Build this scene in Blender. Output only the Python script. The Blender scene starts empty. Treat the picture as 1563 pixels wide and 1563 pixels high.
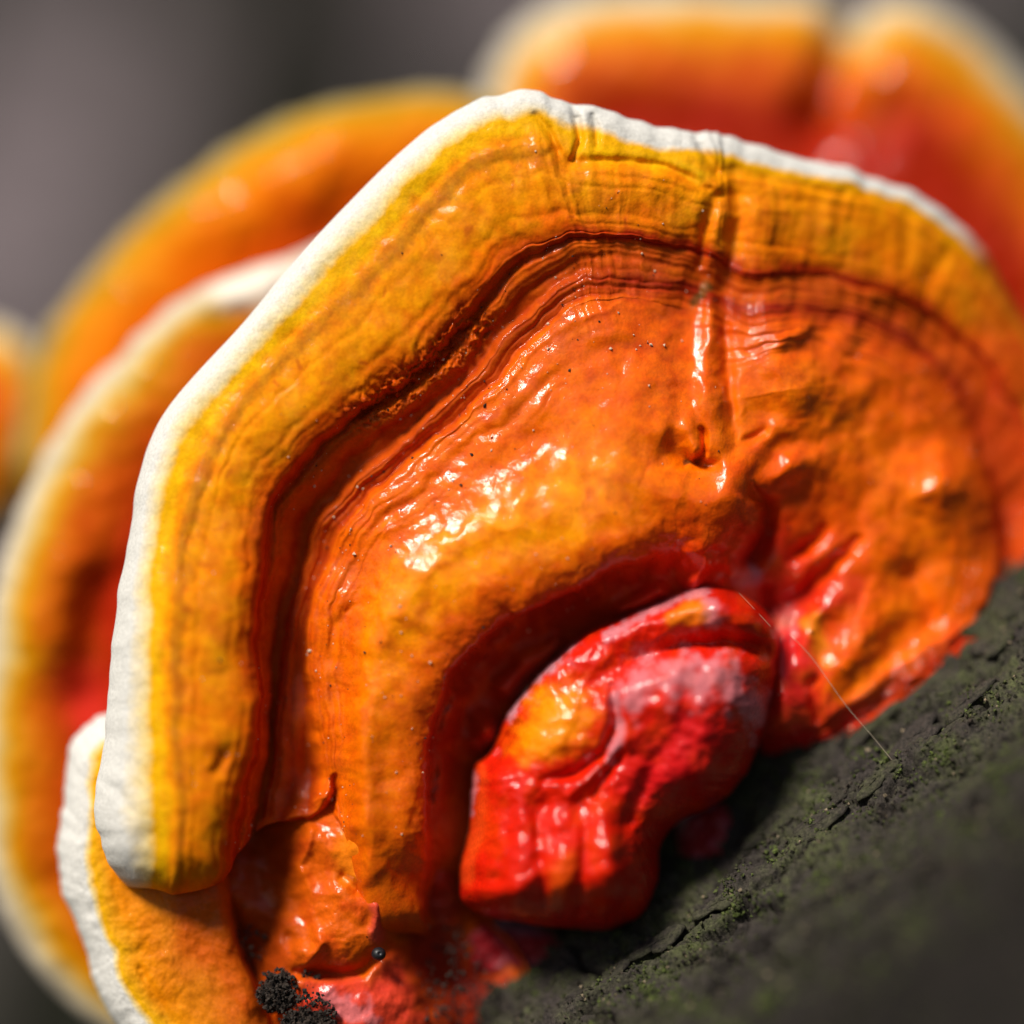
import bpy, math, random
import numpy as np
from mathutils import Vector

# ------------------------------------------------------------------ scale and camera
S = 8.0e-5            # one layout unit (about one photo pixel at the focus plane) in metres
DC = 4340.0           # camera distance in layout units
Z0 = 0.34             # height of the lens above the ground, metres
scene = bpy.context.scene

cam_d = bpy.data.cameras.new('camera')
cam = bpy.data.objects.new('camera', cam_d)
scene.collection.objects.link(cam)
cam.location = (0, -DC * S, Z0)
cam.rotation_euler = (math.radians(90), 0, 0)
cam_d.sensor_width = 36.0
cam_d.lens = 36.0 * DC / 1563.0
cam_d.clip_start = 0.01
cam_d.clip_end = 200.0
cam_d.dof.use_dof = True
cam_d.dof.focus_distance = DC * S
cam_d.dof.aperture_fstop = (cam_d.lens * 1e-3) / (580 * S)
cam_d.dof.aperture_blades = 0
scene.camera = cam

# ------------------------------------------------------------------ sky, sun, exposure
SUN = Vector((-0.42, -0.56, 0.71)).normalized()
elev = math.asin(SUN.z)
rot = math.atan2(SUN.x, SUN.y)
world = bpy.data.worlds.new('World')
scene.world = world
world.use_nodes = True
wn = world.node_tree.nodes
sky = wn.new('ShaderNodeTexSky')
sky.sky_type = 'NISHITA'
sky.sun_disc = False
sky.sun_elevation = elev
sky.sun_rotation = rot
world.node_tree.links.new(sky.outputs[0], wn['Background'].inputs[0])
wn['Background'].inputs[1].default_value = 0.05

sun_d = bpy.data.lights.new('sun', 'SUN')
sun_d.energy = 5.0
sun_d.angle = math.radians(15.0)
sun_d.color = (1.0, 0.94, 0.84)
sun = bpy.data.objects.new('sun', sun_d)
scene.collection.objects.link(sun)
sun.rotation_euler = SUN.to_track_quat('Z', 'Y').to_euler()
sun.location = (-0.5, -0.7, 1.4)

scene.view_settings.view_transform = 'Standard'
scene.view_settings.look = 'None'
scene.view_settings.gamma = 1.0
scene.view_settings.use_curve_mapping = False
scene.view_settings.exposure = 0.06
scene.render.engine = 'CYCLES'
scene.cycles.use_denoising = True
scene.cycles.max_bounces = 6

# ------------------------------------------------------------------ numeric helpers
rng = np.random.default_rng(7)
random.seed(7)


def P(x, y, d):
    """layout position (photo column, row, depth behind the focus plane) -> metres"""
    f = 1.0 + d / DC
    return np.stack([(x - 781.5) * f * S, d * S, Z0 + (781.5 - y) * f * S], -1)


def _hash(ix, iy, seed):
    h = (ix.astype(np.int64) * 374761393 + iy.astype(np.int64) * 668265263 + seed * 974711) & 0x7fffffff
    h = ((h ^ (h >> 13)) * 1274126177) & 0x7fffffff
    return (h ^ (h >> 16)) & 0x7fffffff


def noise(x, y, seed=0):
    ix, iy = np.floor(x), np.floor(y)
    fx, fy = x - ix, y - iy
    ux, uy = fx * fx * fx * (fx * (fx * 6 - 15) + 10), fy * fy * fy * (fy * (fy * 6 - 15) + 10)

    def g(dx, dy):
        a = _hash(ix + dx, iy + dy, seed) * (2 * math.pi / 0x7fffffff)
        return np.cos(a) * (fx - dx) + np.sin(a) * (fy - dy)
    a = g(0, 0) * (1 - ux) + g(1, 0) * ux
    b = g(0, 1) * (1 - ux) + g(1, 1) * ux
    return (a * (1 - uy) + b * uy) * 1.5


def fbm(x, y, size, octaves=3, seed=0, gain=0.5):
    out, amp, f = 0, 1.0, 1.0 / size
    for i in range(octaves):
        out = out + amp * noise(x * f + 17.3 * i, y * f - 9.1 * i, seed + i)
        amp *= gain
        f *= 2.03
    return out


def ridged(x, y, size, octaves=3, seed=0):
    out, amp, f = 0, 1.0, 1.0 / size
    for i in range(octaves):
        out = out + amp * (1 - 2 * np.abs(noise(x * f, y * f, seed + i)))
        amp *= 0.5
        f *= 2.1
    return out


def seg_dist(X, Y, pts, closed=False):
    """distance to a polyline of (x, y, ...) and the extra values at the nearest point"""
    pts = np.asarray(pts, float)
    if closed:
        pts = np.vstack([pts, pts[:1]])
    best = np.full(X.shape, 1e9)
    ext = np.zeros(X.shape + (pts.shape[1] - 2,))
    for a, b in zip(pts[:-1], pts[1:]):
        e = b[:2] - a[:2]
        l2 = max(e @ e, 1e-9)
        t = np.clip(((X - a[0]) * e[0] + (Y - a[1]) * e[1]) / l2, 0, 1)
        dd = np.hypot(X - a[0] - t * e[0], Y - a[1] - t * e[1])
        m = dd < best
        best = np.where(m, dd, best)
        if ext.shape[-1]:
            ext[m] = (a[2:] + t[..., None] * (b[2:] - a[2:]))[m]
    return best, ext


def stroke(X, Y, pts, power=2.0):
    """sum of a soft ridge (h < 0, towards the lens) or trench (h > 0); pts (x, y, radius, h)"""
    p = np.asarray(pts, float)
    pad = p[:, 2].max() * 2.6
    m = (X > p[:, 0].min() - pad) & (X < p[:, 0].max() + pad) & (Y > p[:, 1].min() - pad) & (Y < p[:, 1].max() + pad)
    out = np.zeros(X.shape)
    if m.any():
        d, e = seg_dist(X[m], Y[m], p)
        out[m] = e[:, 1] * np.exp(-(d / e[:, 0]) ** power)
    return out


def paint(col, X, Y, pts, rgb, amount=1.0, ragged=0.0, seed=0, power=4.0, size=30):
    """pigment patch; pts (x, y, radius)"""
    p = np.asarray(pts, float)
    pad = p[:, 2].max() * (2.0 + 1.5 * ragged)
    m = (X > p[:, 0].min() - pad) & (X < p[:, 0].max() + pad) & (Y > p[:, 1].min() - pad) & (Y < p[:, 1].max() + pad)
    if not m.any():
        return
    x, y = X[m], Y[m]
    d, e = seg_dist(x, y, p)
    if ragged:
        d = d + ragged * e[..., 0] * fbm(x, y, size, 3, seed)
    w = (amount * np.exp(-(np.maximum(d, 0) / e[..., 0]) ** power))[:, None]
    c = col[m]
    c[:, :3] = c[:, :3] * (1 - w) + np.asarray(rgb) * w
    col[m] = c


def catmull(pts, n, closed=False):
    p = np.asarray(pts, float)
    k = len(p)
    t = np.linspace(0, k if closed else k - 1, n, endpoint=not closed)
    i = np.minimum(t.astype(int), (k - 1) if closed else (k - 2))
    f = (t - i)[:, None]
    if closed:
        a, b, c, d = p[(i - 1) % k], p[i % k], p[(i + 1) % k], p[(i + 2) % k]
    else:
        a, b, c, d = p[np.maximum(i - 1, 0)], p[i], p[i + 1], p[np.minimum(i + 2, k - 1)]
    return 0.5 * (2 * b + (c - a) * f + (2 * a - 5 * b + 4 * c - d) * f ** 2 + (3 * b - a - 3 * c + d) * f ** 3)


def resample(p, n, closed=False):
    if closed:
        p = np.vstack([p, p[:1]])
    s = np.r_[0, np.cumsum(np.linalg.norm(np.diff(p[:, :2], axis=0), axis=1))]
    t = np.linspace(0, s[-1], n, endpoint=not closed)
    return np.stack([np.interp(t, s, p[:, j]) for j in range(p.shape[1])], -1)


# ------------------------------------------------------------------ object helpers
def link(o, parent=None):
    scene.collection.objects.link(o)
    if parent is not None:
        o.parent = parent
    return o


def thing(name, label, cat, at, group=None):
    o = bpy.data.objects.new(name, None)
    o.empty_display_size = 0.01
    o.location = at
    o['label'] = label
    o['category'] = cat
    if group:
        o['group'] = group
    return link(o)


def tag(o, label, cat=None, group=None, kind=None):
    o['label'] = label
    if cat:
        o['category'] = cat
    if group:
        o['group'] = group
    if kind:
        o['kind'] = kind
    return o


def mesh_object(name, verts, faces, mat, parent=None, col=None, normals=None, smooth=True, origin=None):
    """verts in world metres"""
    o_at = np.zeros(3)
    if parent is not None:
        o_at = np.array(parent.location)
    elif origin is not None:
        o_at = np.asarray(origin, float)
    v = np.asarray(verts, float) - o_at
    me = bpy.data.meshes.new(name)
    faces = np.asarray(faces)
    if faces.dtype == object or faces.ndim == 1:
        me.from_pydata(v.tolist(), [], [list(f) for f in faces])
    else:
        nf, k = faces.shape
        me.vertices.add(len(v))
        me.vertices.foreach_set('co', v.ravel().astype(np.float32))
        me.loops.add(nf * k)
        me.loops.foreach_set('vertex_index', faces.ravel().astype(np.int32))
        me.polygons.add(nf)
        me.polygons.foreach_set('loop_start', (np.arange(nf) * k).astype(np.int32))
        me.polygons.foreach_set('loop_total', np.full(nf, k, np.int32))
        me.update(calc_edges=True)
    me.polygons.foreach_set('use_smooth', np.full(len(me.polygons), smooth))
    if col is not None:
        a = me.color_attributes.new('pigment', 'FLOAT_COLOR', 'POINT')
        a.data.foreach_set('color', np.asarray(col, np.float32).ravel())
    me.materials.append(mat)
    if normals is not None:
        me.normals_split_custom_set_from_vertices(np.asarray(normals, float).tolist())
    o = bpy.data.objects.new(name, me)
    if parent is None:
        o.location = o_at.tolist()
    return link(o, parent)


def grid_faces(nu, nv, closed_u=False):
    i = np.arange(nu if closed_u else nu - 1)[:, None]
    j = np.arange(nv - 1)[None, :]
    i2 = (i + 1) % nu
    return np.stack([i * nv + j, i2 * nv + j, i2 * nv + j + 1, i * nv + j + 1], -1).reshape(-1, 4)


def grid_normals(W, closed_u=False):
    if closed_u:
        du = np.roll(W, -1, 0) - np.roll(W, 1, 0)
    else:
        du = np.gradient(W, axis=0)
    dv = np.gradient(W, axis=1)
    n = np.cross(du, dv)
    ln = np.linalg.norm(n, axis=-1, keepdims=True)
    return n / np.maximum(ln, 1e-20)


# ------------------------------------------------------------------ materials
def new_mat(name):
    m = bpy.data.materials.new(name)
    m.use_nodes = True
    return m, m.node_tree.nodes, m.node_tree.links, m.node_tree.nodes['Principled BSDF']


def tex_noise(n, l, vec, scale, detail=4.0, rough=0.55):
    t = n.new('ShaderNodeTexNoise')
    t.inputs['Scale'].default_value = scale
    t.inputs['Detail'].default_value = detail
    t.inputs['Roughness'].default_value = rough
    l.new(vec, t.inputs['Vector'])
    return t


def layout_vec(n, l):
    tc = n.new('ShaderNodeTexCoord')
    mp = n.new('ShaderNodeMapping')
    mp.inputs['Scale'].default_value = (1 / S, 1 / S, 1 / S)
    l.new(tc.outputs['Object'], mp.inputs['Vector'])
    return mp.outputs[0]


def math_node(n, l, op, a, b=None, c=None):
    m = n.new('ShaderNodeMath')
    m.operation = op
    for i, v in enumerate((a, b, c)):
        if v is None:
            continue
        if isinstance(v, (int, float)):
            m.inputs[i].default_value = v
        else:
            l.new(v, m.inputs[i])
    return m.outputs[0]


def map_range(n, l, v, a, b, c, d):
    m = n.new('ShaderNodeMapRange')
    l.new(v, m.inputs[0])
    for i, x in enumerate((a, b, c, d)):
        m.inputs[i + 1].default_value = x
    return m.outputs[0]


def skin_material(name, near=True):
    m, n, l, b = new_mat(name)
    at = n.new('ShaderNodeAttribute')
    at.attribute_name = 'pigment'
    gloss = at.outputs['Alpha']
    l.new(map_range(n, l, gloss, 0, 1, 0.75, 0.42), b.inputs['Roughness'])
    l.new(map_range(n, l, gloss, 0, 1, 0.04, 0.10), b.inputs['Specular IOR Level'])
    l.new(map_range(n, l, gloss, 0.25, 1, 0.0, 0.75), b.inputs['Coat Weight'])
    b.inputs['Coat Roughness'].default_value = 0.09
    b.inputs['Coat IOR'].default_value = 1.45
    if not near:
        l.new(at.outputs['Color'], b.inputs['Base Color'])
        return m
    vec = layout_vec(n, l)
    grain = tex_noise(n, l, vec, 0.20, 2, 0.6)
    hs = n.new('ShaderNodeHueSaturation')
    l.new(at.outputs['Color'], hs.inputs['Color'])
    l.new(map_range(n, l, grain.outputs['Fac'], 0.3, 0.7, 0.88, 1.12), hs.inputs['Value'])
    l.new(hs.outputs[0], b.inputs['Base Color'])
    vor = n.new('ShaderNodeTexVoronoi')
    vor.feature = 'DISTANCE_TO_EDGE'
    vor.inputs['Scale'].default_value = 0.13
    l.new(vec, vor.inputs['Vector'])
    crack = map_range(n, l, vor.outputs['Distance'], 0.0, 0.10, 0.0, 1.0)
    h = math_node(n, l, 'MULTIPLY_ADD', crack, 0.22, math_node(n, l, 'MULTIPLY', grain.outputs['Fac'], 1.6))
    bp = n.new('ShaderNodeBump')
    bp.inputs['Strength'].default_value = 0.30
    bp.inputs['Distance'].default_value = 1.2 * S
    l.new(h, bp.inputs['Height'])
    l.new(bp.outputs[0], b.inputs['Normal'])
    l.new(bp.outputs[0], b.inputs['Coat Normal'])
    return m


MAT_SKIN = skin_material('lacquered fungus skin')
MAT_SKIN_FAR = skin_material('lacquered fungus skin far', False)

# ------------------------------------------------------------------ pigments (linear)
WHITE = (0.64, 0.62, 0.58)
CREAM = (0.74, 0.56, 0.24)
YELLOW = (0.78, 0.38, 0.002)
OCHRE = (0.76, 0.235, 0.001)
ORANGE = (0.78, 0.120, 0.0005)
DEEP = (0.44, 0.050, 0.002)
CREST = (0.92, 0.26, 0.0005)
REDOR = (0.58, 0.050, 0.002)
RED = (0.56, 0.018, 0.006)
CRIMSON = (0.42, 0.012, 0.012)
BLOOM = (0.56, 0.26, 0.30)
DARKRED = (0.26, 0.014, 0.003)

# ------------------------------------------------------------------ the main cap (loft between growth lines)
# each station: R rim, W white edge, Y yellow edge, D roll edge, V terrace, M ledge, B bulge foot, C crest, I inner edge, J hollow, N end
ST = [
 [(208,1348,120),(232,1348,110),(264,1354,110),(324,1342,110),(366,1294,90),(380,1262,80),(500,1250,60),(552,1420,60),(640,1430,80),(690,1440,140),(760,1450,180)],
 [(198,1354,45),(230,1356,6),(264,1364,2),(330,1352,12),(371,1298,25),(388,1270,36),(502,1240,18),(554,1400,15),(640,1400,40),(690,1420,110),(760,1430,150)],
 [(164,1314,12),(233,1322,-52),(268,1332,-62),(346,1318,-38),(375,1275,8),(398,1254,26),(501,1222,10),(550,1345,-5),(640,1340,30),(690,1360,105),(760,1370,150)],
 [(146,1240,0),(231,1235,-82),(272,1245,-98),(352,1245,-75),(378,1240,8),(410,1230,20),(500,1195,5),(545,1285,-15),(640,1280,20),(690,1300,80),(760,1310,120)],
 [(162,1100,10),(228,1100,-80),(264,1100,-100),(384,1100,-80),(402,1098,15),(430,1090,22),(482,1075,5),(548,1140,-25),(645,1150,10),(690,1170,70),(760,1200,115)],
 [(171,970,10),(226,970,-75),(264,970,-95),(380,970,-75),(400,965,12),(447,955,18),(474,945,0),(565,1000,-32),(665,1050,5),(710,1080,65),(780,1120,110)],
 [(192,835,15),(233,830,-60),(275,825,-80),(395,835,-65),(420,838,10),(480,838,15),(505,850,-3),(600,905,-38),(705,990,0),(745,1020,60),(800,1060,105)],
 [(240,650,20),(275,658,-45),(322,675,-65),(420,738,-55),(434,763,8),(507,783,12),(532,797,-5),(660,840,-42),(745,950,-5),(785,980,55),(830,1030,100)],
 [(377,487,22),(402,502,-25),(440,532,-45),(518,636,-42),(537,657,5),(590,700,10),(618,714,-5),(735,795,-45),(795,925,-8),(835,950,50),(880,1000,95)],
 [(484,361,25),(512,379,-15),(556,418,-35),(646,545,-34),(670,572,5),(698,606,8),(714,632,-5),(792,778,-45),(842,905,-10),(880,930,46),(925,985,92)],
 [(651,200,30),(677,225,-5),(697,264,-20),(758,406,-25),(774,436,2),(800,490,6),(818,525,-3),(850,755,-42),(890,885,-10),(920,915,45),(960,980,90)],
 [(769,143,30),(789,177,5),(805,222,-12),(848,363,-14),(856,384,2),(875,430,6),(885,465,2),(905,745,-40),(932,862,-10),(960,900,45),(990,970,90)],
 [(862,156,32),(858,186,10),(872,248,-10),(900,354,-9),(902,370,3),(915,425,6),(922,455,4),(955,735,-35),(972,850,-8),(1000,890,45),(1030,970,90)],
 [(971,181,38),(971,218,15),(962,257,-8),(960,356,-6),(962,371,5),(975,425,8),(980,455,8),(1010,730,-30),(1022,832,-5),(1050,890,50),(1080,970,95)],
 [(1062,205,48),(1075,235,25),(1080,285,8),(1075,378,12),(1075,393,20),(1075,444,25),(1072,480,22),(1075,720,-10),(1090,822,0),(1110,900,55),(1120,960,95)],
 [(1125,213,60),(1125,242,40),(1125,275,30),(1130,410,28),(1130,422,33),(1135,470,35),(1137,500,28),(1150,620,10),(1155,760,35),(1155,840,60),(1145,930,100)],
 [(1255,252,90),(1262,277,68),(1262,300,60),(1240,412,55),(1240,424,60),(1240,469,60),(1238,495,50),(1215,600,25),(1190,775,45),(1180,850,65),(1155,940,100)],
 [(1365,280,120),(1360,298,98),(1355,318,92),(1342,436,85),(1340,448,90),(1335,488,90),(1328,515,80),(1285,640,45),(1215,805,55),(1195,870,75),(1160,945,105)],
 [(1475,352,150),(1464,364,130),(1455,380,122),(1419,474,112),(1416,486,118),(1410,530,118),(1395,555,108),(1335,690,60),(1235,830,60),(1205,890,80),(1165,950,108)],
 [(1532,442,175),(1524,452,155),(1516,468,148),(1495,533,135),(1490,548,142),(1468,590,142),(1450,612,128),(1375,745,68),(1250,860,65),(1210,910,82),(1168,960,110)],
 [(1620,600,190),(1612,608,175),(1600,620,165),(1560,640,150),(1555,655,155),(1510,705,165),(1495,720,135),(1400,800,72),(1258,885,68),(1212,930,85),(1170,970,112)],
 [(1650,760,195),(1640,765,180),(1625,770,170),(1585,785,155),(1575,790,160),(1537,805,185),(1515,815,140),(1405,865,75),(1258,915,70),(1210,948,87),(1170,980,114)],
 [(1600,890,170),(1595,889,160),(1588,888,154),(1568,884,146),(1558,882,152),(1537,876,185),(1514,880,140),(1390,920,78),(1250,945,72),(1202,968,90),(1168,990,116)],
 [(1540,932,168),(1537,931,158),(1534,929,152),(1530,926,150),(1526,924,160),(1517,924,185),(1496,932,130),(1360,985,80),(1232,985,75),(1190,990,92),(1165,1005,118)],
 [(1470,1012,125),(1468,1009,115),(1465,1006,108),(1460,1000,102),(1455,995,100),(1448,990,98),(1440,985,95),(1320,1035,78),(1205,1030,78),(1175,1020,95),(1155,1030,120)],
 [(1370,1095,110),(1368,1092,102),(1365,1088,96),(1360,1082,92),(1355,1076,90),(1350,1070,88),(1342,1062,85),(1260,1080,75),(1185,1060,80),(1160,1060,100),(1140,1060,120)],
 [(1270,1145,140),(1268,1141,130),(1266,1137,122),(1262,1130,115),(1258,1124,112),(1254,1118,108),(1248,1110,103),(1215,1110,90),(1170,1095,90),(1150,1090,105),(1130,1090,125)],
 [(1172,1168,185),(1171,1163,175),(1170,1158,168),(1168,1152,160),(1166,1146,152),(1164,1140,145),(1160,1132,135),(1155,1130,125),(1145,1120,115),(1130,1120,120),(1115,1120,135)],
]


def build_main_cap():
    A = np.array(ST, float)                       # stations x curves x 3
    K = len(A)
    lf = np.clip((14 - np.arange(K)) / 2.0, 0, 1)[:, None]
    A[:, 7, :2] += lf * 0.22 * (A[:, 8, :2] - A[:, 7, :2])      # crest of the bulge sits low, its long flank looks up
    A[:, 7, 2] -= 10 * lf[:, 0]
    A[3:, 8, 2] += (lf[:, 0] * (A[:, 7, 2] + 16 - A[:, 8, 2]))[3:]
    A[:, 9, 2] += 26 * lf[:, 0]
    low = np.interp(np.arange(K), [0, 2, 3, 5, 7, 9, 11], [1, 1, .85, .80, .52, .48, .8])
    A[:, 1:4, 2] = np.where(A[:, 1:4, 2] < 0, A[:, 1:4, 2] * low[:, None], A[:, 1:4, 2])
    sink = np.interp(np.arange(K), [0, 2, 4, 8, 10, 13], [0, .5, 1, 1, .4, 0])
    A[:, 4, 2] += 2 * sink
    A[:, 5, 2] += 6 * sink
    A[:, 6, 2] += 4 * sink
    deep = np.interp(np.arange(K), [1, 3, 4, 6, 8.5], [0, .8, 1, 1, 0])
    A[:, 4, 2] += 10 * deep
    A[:, 5, 2] += 24 * deep
    A[:, 6, 2] += 20 * deep
    far = np.interp(np.arange(K), [12, 15, 18, 21, 24, 26], [0, 26, 46, 46, 10, 0])
    A[:, :8, 2] += far[:, None]
    A[:, 8:, 2] += 0.5 * far[:, None]
    A[:, 10, 2] += 30 * lf[:, 0]

    def mix(a, b, t, dz):
        c = A[:, a] * (1 - t) + A[:, b] * t
        c = c.copy()
        c[:, 2] = c[:, 2] + dz
        return c
    left = np.clip((12.5 - np.arange(K)) / 4.0, 0, 1)           # terraces fade towards the right lobe
    left[:2] = 0.3
    left[2] = 0.7
    R, W, Y, D, V, M, B, C, I, J, N = [A[:, j] for j in range(11)]

    def back(a, t, dd):
        c = A[:, 0] * (1 - t) + A[:, a] * t
        c = c.copy()
        c[:, 2] = np.maximum(A[:, 0, 2], A[:, a, 2]) + dd
        return c
    lip = np.zeros(K)
    curves = [
        (-3.0, back(7, 1.0, 215)), (-2.0, back(4, 1.0, 170)), (-1.0, back(2, 0.9, 110)), (-0.4, back(1, 0.35, 45)),
        (0.0, R), (0.5, mix(0, 1, 0.45, 0) + np.stack([np.zeros(K), np.zeros(K), -0.27 * (R[:, 2] - W[:, 2])], -1)), (1.0, W),
        (1.75, mix(1, 2, 0.75, 3)), (2.0, Y),
        (2.5, mix(2, 3, 0.5, 0) + np.stack([np.zeros(K), np.zeros(K), -10 * left - 3], -1)), (3.0, D),
        (3.75, mix(3, 4, 0.78, 0) + np.stack([np.zeros(K), np.zeros(K), 9 * np.interp(np.arange(K), [0, 2, 3, 9, 12], [.2, .6, 1, 1, 0.05]) + 1], -1)), (4.0, V),
        (4.7, mix(4, 5, 0.75, 0) + np.stack([np.zeros(K), np.zeros(K), 22 * left + 2], -1)), (5.0, M),
        (5.7, mix(5, 6, 0.7, 0) + np.stack([np.zeros(K), np.zeros(K), 20 * left + 1], -1)), (6.0, B),
        (6.5, mix(6, 7, 0.5, 0) + np.stack([np.zeros(K), np.zeros(K), 6 * left - 6 * (1 - left)], -1)), (7.0, C),
        (7.6, mix(7, 8, 0.55, 0) + np.stack([np.zeros(K), np.zeros(K), -9 * np.ones(K)], -1)), (8.0, I),
        (8.5, mix(8, 9, 0.45, 0) + np.stack([np.zeros(K), np.zeros(K), 30 * lf[:, 0]], -1)), (9.0, J), (10.0, N)]
    nu = 1350
    # station parameter follows arc length of the terrace line so the cells stay even
    ref = catmull(0.5 * (A[:, 2] + A[:, 6]), 2600)
    s = np.r_[0, np.cumsum(np.linalg.norm(np.diff(ref[:, :2], axis=0), axis=1))]
    ku = np.interp(np.linspace(0, s[-1], nu), s, np.linspace(0, K - 1, 2600))

    def along(c):
        i = np.minimum(ku.astype(int), K - 2)
        f = (ku - i)[:, None]
        a, b, cc, d = c[np.maximum(i - 1, 0)], c[i], c[i + 1], c[np.minimum(i + 2, K - 1)]
        return 0.5 * (2 * b + (cc - a) * f + (2 * a - 5 * b + 4 * cc - d) * f ** 2 + (3 * b - a - 3 * cc + d) * f ** 3)
    zs = np.array([c[0] for c in curves])
    L = np.stack([along(c[1]) for c in curves], 1)            # nu x curves x 3
    # rim wobble
    wob = fbm(ku * 1.0, ku * 0 + 3.3, 0.6, 2, 5) * np.clip((20 - ku) / 4, 0, 1) * np.clip((ku - 1.0) / 2.5, 0, 1)
    L[:, :7, 1] += (wob * 7)[:, None]
    L[:, :7, 0] += (wob * -6)[:, None]
    # samples per interval
    span = np.linalg.norm(np.diff(L, axis=1), axis=2).max(0)
    ns = [max(3, int(round(q / (14 if zs[i] < -0.4 else 3.4)))) for i, q in enumerate(np.minimum(span, 330))]
    rows, zrow = [], []
    # monotone cubic (Fritsch-Carlson) through the curves at each u, parameter = curve index
    dlt = np.diff(L, axis=1)
    hh = np.linalg.norm(dlt, axis=2, keepdims=True) + 2.0
    sl = dlt / hh
    m = np.zeros_like(L)
    h0, h1 = hh[:, :-1], hh[:, 1:]
    m[:, 1:-1] = (h1 * sl[:, :-1] + h0 * sl[:, 1:]) / (h0 + h1)
    dz0, dz1 = sl[:, :-1, 2], sl[:, 1:, 2]
    same = dz0 * dz1 > 0
    hm = 2 * dz0 * dz1 / np.where(np.abs(dz0 + dz1) < 1e-9, 1e-9, dz0 + dz1)
    m[:, 1:-1, 2] = np.where(same, hm, 0.35 * m[:, 1:-1, 2])
    m[:, 0], m[:, -1] = sl[:, 0], sl[:, -1]
    for i in range(L.shape[1] - 1):
        t = np.linspace(0, 1, ns[i], endpoint=(i == L.shape[1] - 2))
        for f in t:
            h00, h10 = 2 * f**3 - 3 * f**2 + 1, f**3 - 2 * f**2 + f
            h01, h11 = -2 * f**3 + 3 * f**2, f**3 - f**2
            rows.append(h00 * L[:, i] + h10 * hh[:, i] * m[:, i] + h01 * L[:, i + 1] + h11 * hh[:, i] * m[:, i + 1])
            zrow.append(zs[i] + f * (zs[i + 1] - zs[i]))
    G = np.stack(rows, 1)
    Z = np.broadcast_to(np.array(zrow)[None, :], G.shape[:2]).copy()
    KU = np.broadcast_to(ku[:, None], G.shape[:2])
    X, Yp, Dp = G[..., 0].copy(), G[..., 1].copy(), G[..., 2].copy()
    face = np.clip((Z + 0.2) / 0.8, 0, 1)                     # no sculpting on the back
    X0, Y0 = X.copy(), Yp.copy()

    # ---- sculpting
    h = np.zeros_like(X)
    inner = np.clip((Z - 3.6) / 0.6, 0, 1)
    roll = np.clip((Z - 1.2) / 0.6, 0, 1) * (1 - inner)
    rightl = np.clip((KU - 14.5) / 2, 0, 1)
    h += inner * (fbm(X, Yp, 130, 2, 11) * 7 + fbm(X, Yp, 46, 2, 21) * 2.0 + fbm(X, Yp, 15, 2, 31) * 0.22)
    h += roll * (fbm(X, Yp, 120, 2, 12) * 5 + fbm(X, Yp, 38, 2, 22) * 1.5 + fbm(X, Yp, 12, 2, 32) * 0.25)
    h += (1 - inner) * (1 - roll) * (fbm(X, Yp, 45, 2, 13) * 2.2 + fbm(X, Yp, 14, 2, 14) * 0.7)
    # fine growth lines: concentric ripples that waver
    zz = Z + 0.05 * fbm(X, Yp, 90, 3, 41)
    for zc, wdt, amp in ((2.15, .05, 3.0), (2.32, .03, 2.0), (2.72, .04, 2.2), (2.86, .03, 2.4), (4.25, .06, 2.0), (4.5, .05, 2.5),
                         (5.3, .08, 2.0), (6.12, .04, 3.0), (6.28, .05, 3.2), (6.45, .05, 2.0)):
        h += amp * np.exp(-((zz - zc) / wdt) ** 2) * (0.55 + 0.45 * fbm(X, Yp, 140, 2, int(zc * 100)))
    RINGS = ((2.93, .05, .35), (3.04, .06, .55), (3.5, .06, .3), (4.08, .05, .25), (4.42, .07, .5), (4.74, .05, .3), (5.05, .07, .6), (5.38, .06, .4), (5.72, .06, .35),
             (6.0, .03, .4), (6.08, .022, .35), (6.17, .02, .3), (6.27, .025, .3), (6.38, .02, .2))
    for q, (zc, wdt, amp) in enumerate(RINGS):
        h += 5.0 * amp * np.exp(-((zz - zc) / wdt) ** 2) * np.clip(0.7 + fbm(X, Yp, 150, 2, 900 + q), 0, 1.4)
    # radial wrinkles across the outer band at the top and right
    rad = np.clip((KU - 9.5) / 1.5, 0, 1) * np.clip((Z - 1.1) / 0.4, 0, 1) * np.clip((6.3 - Z) / 0.6, 0, 1)
    h += rad * noise(KU * 5.0, Z * 0.9, 77) * 2.6 + rad * noise(KU * 15.0, Z * 0.8, 78) * 0.5
    # right lobe is lumpier
    h += rightl * inner * (fbm(X * 0.9 + Yp * 0.25, Yp * 0.6, 85, 2, 51) * 7 + fbm(X, Yp * 0.5, 34, 2, 52) * 1.8)
    # crumbled edge of the roll
    dtear, _ = seg_dist(X, Yp, [(560, 628), (610, 596), (650, 562), (690, 530), (728, 495)])
    tear = np.exp(-(dtear / 26) ** 2)
    h += tear * (ridged(X, Yp, 22, 3, 61) * 8 + fbm(X, Yp, 9, 2, 62) * 5)
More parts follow.
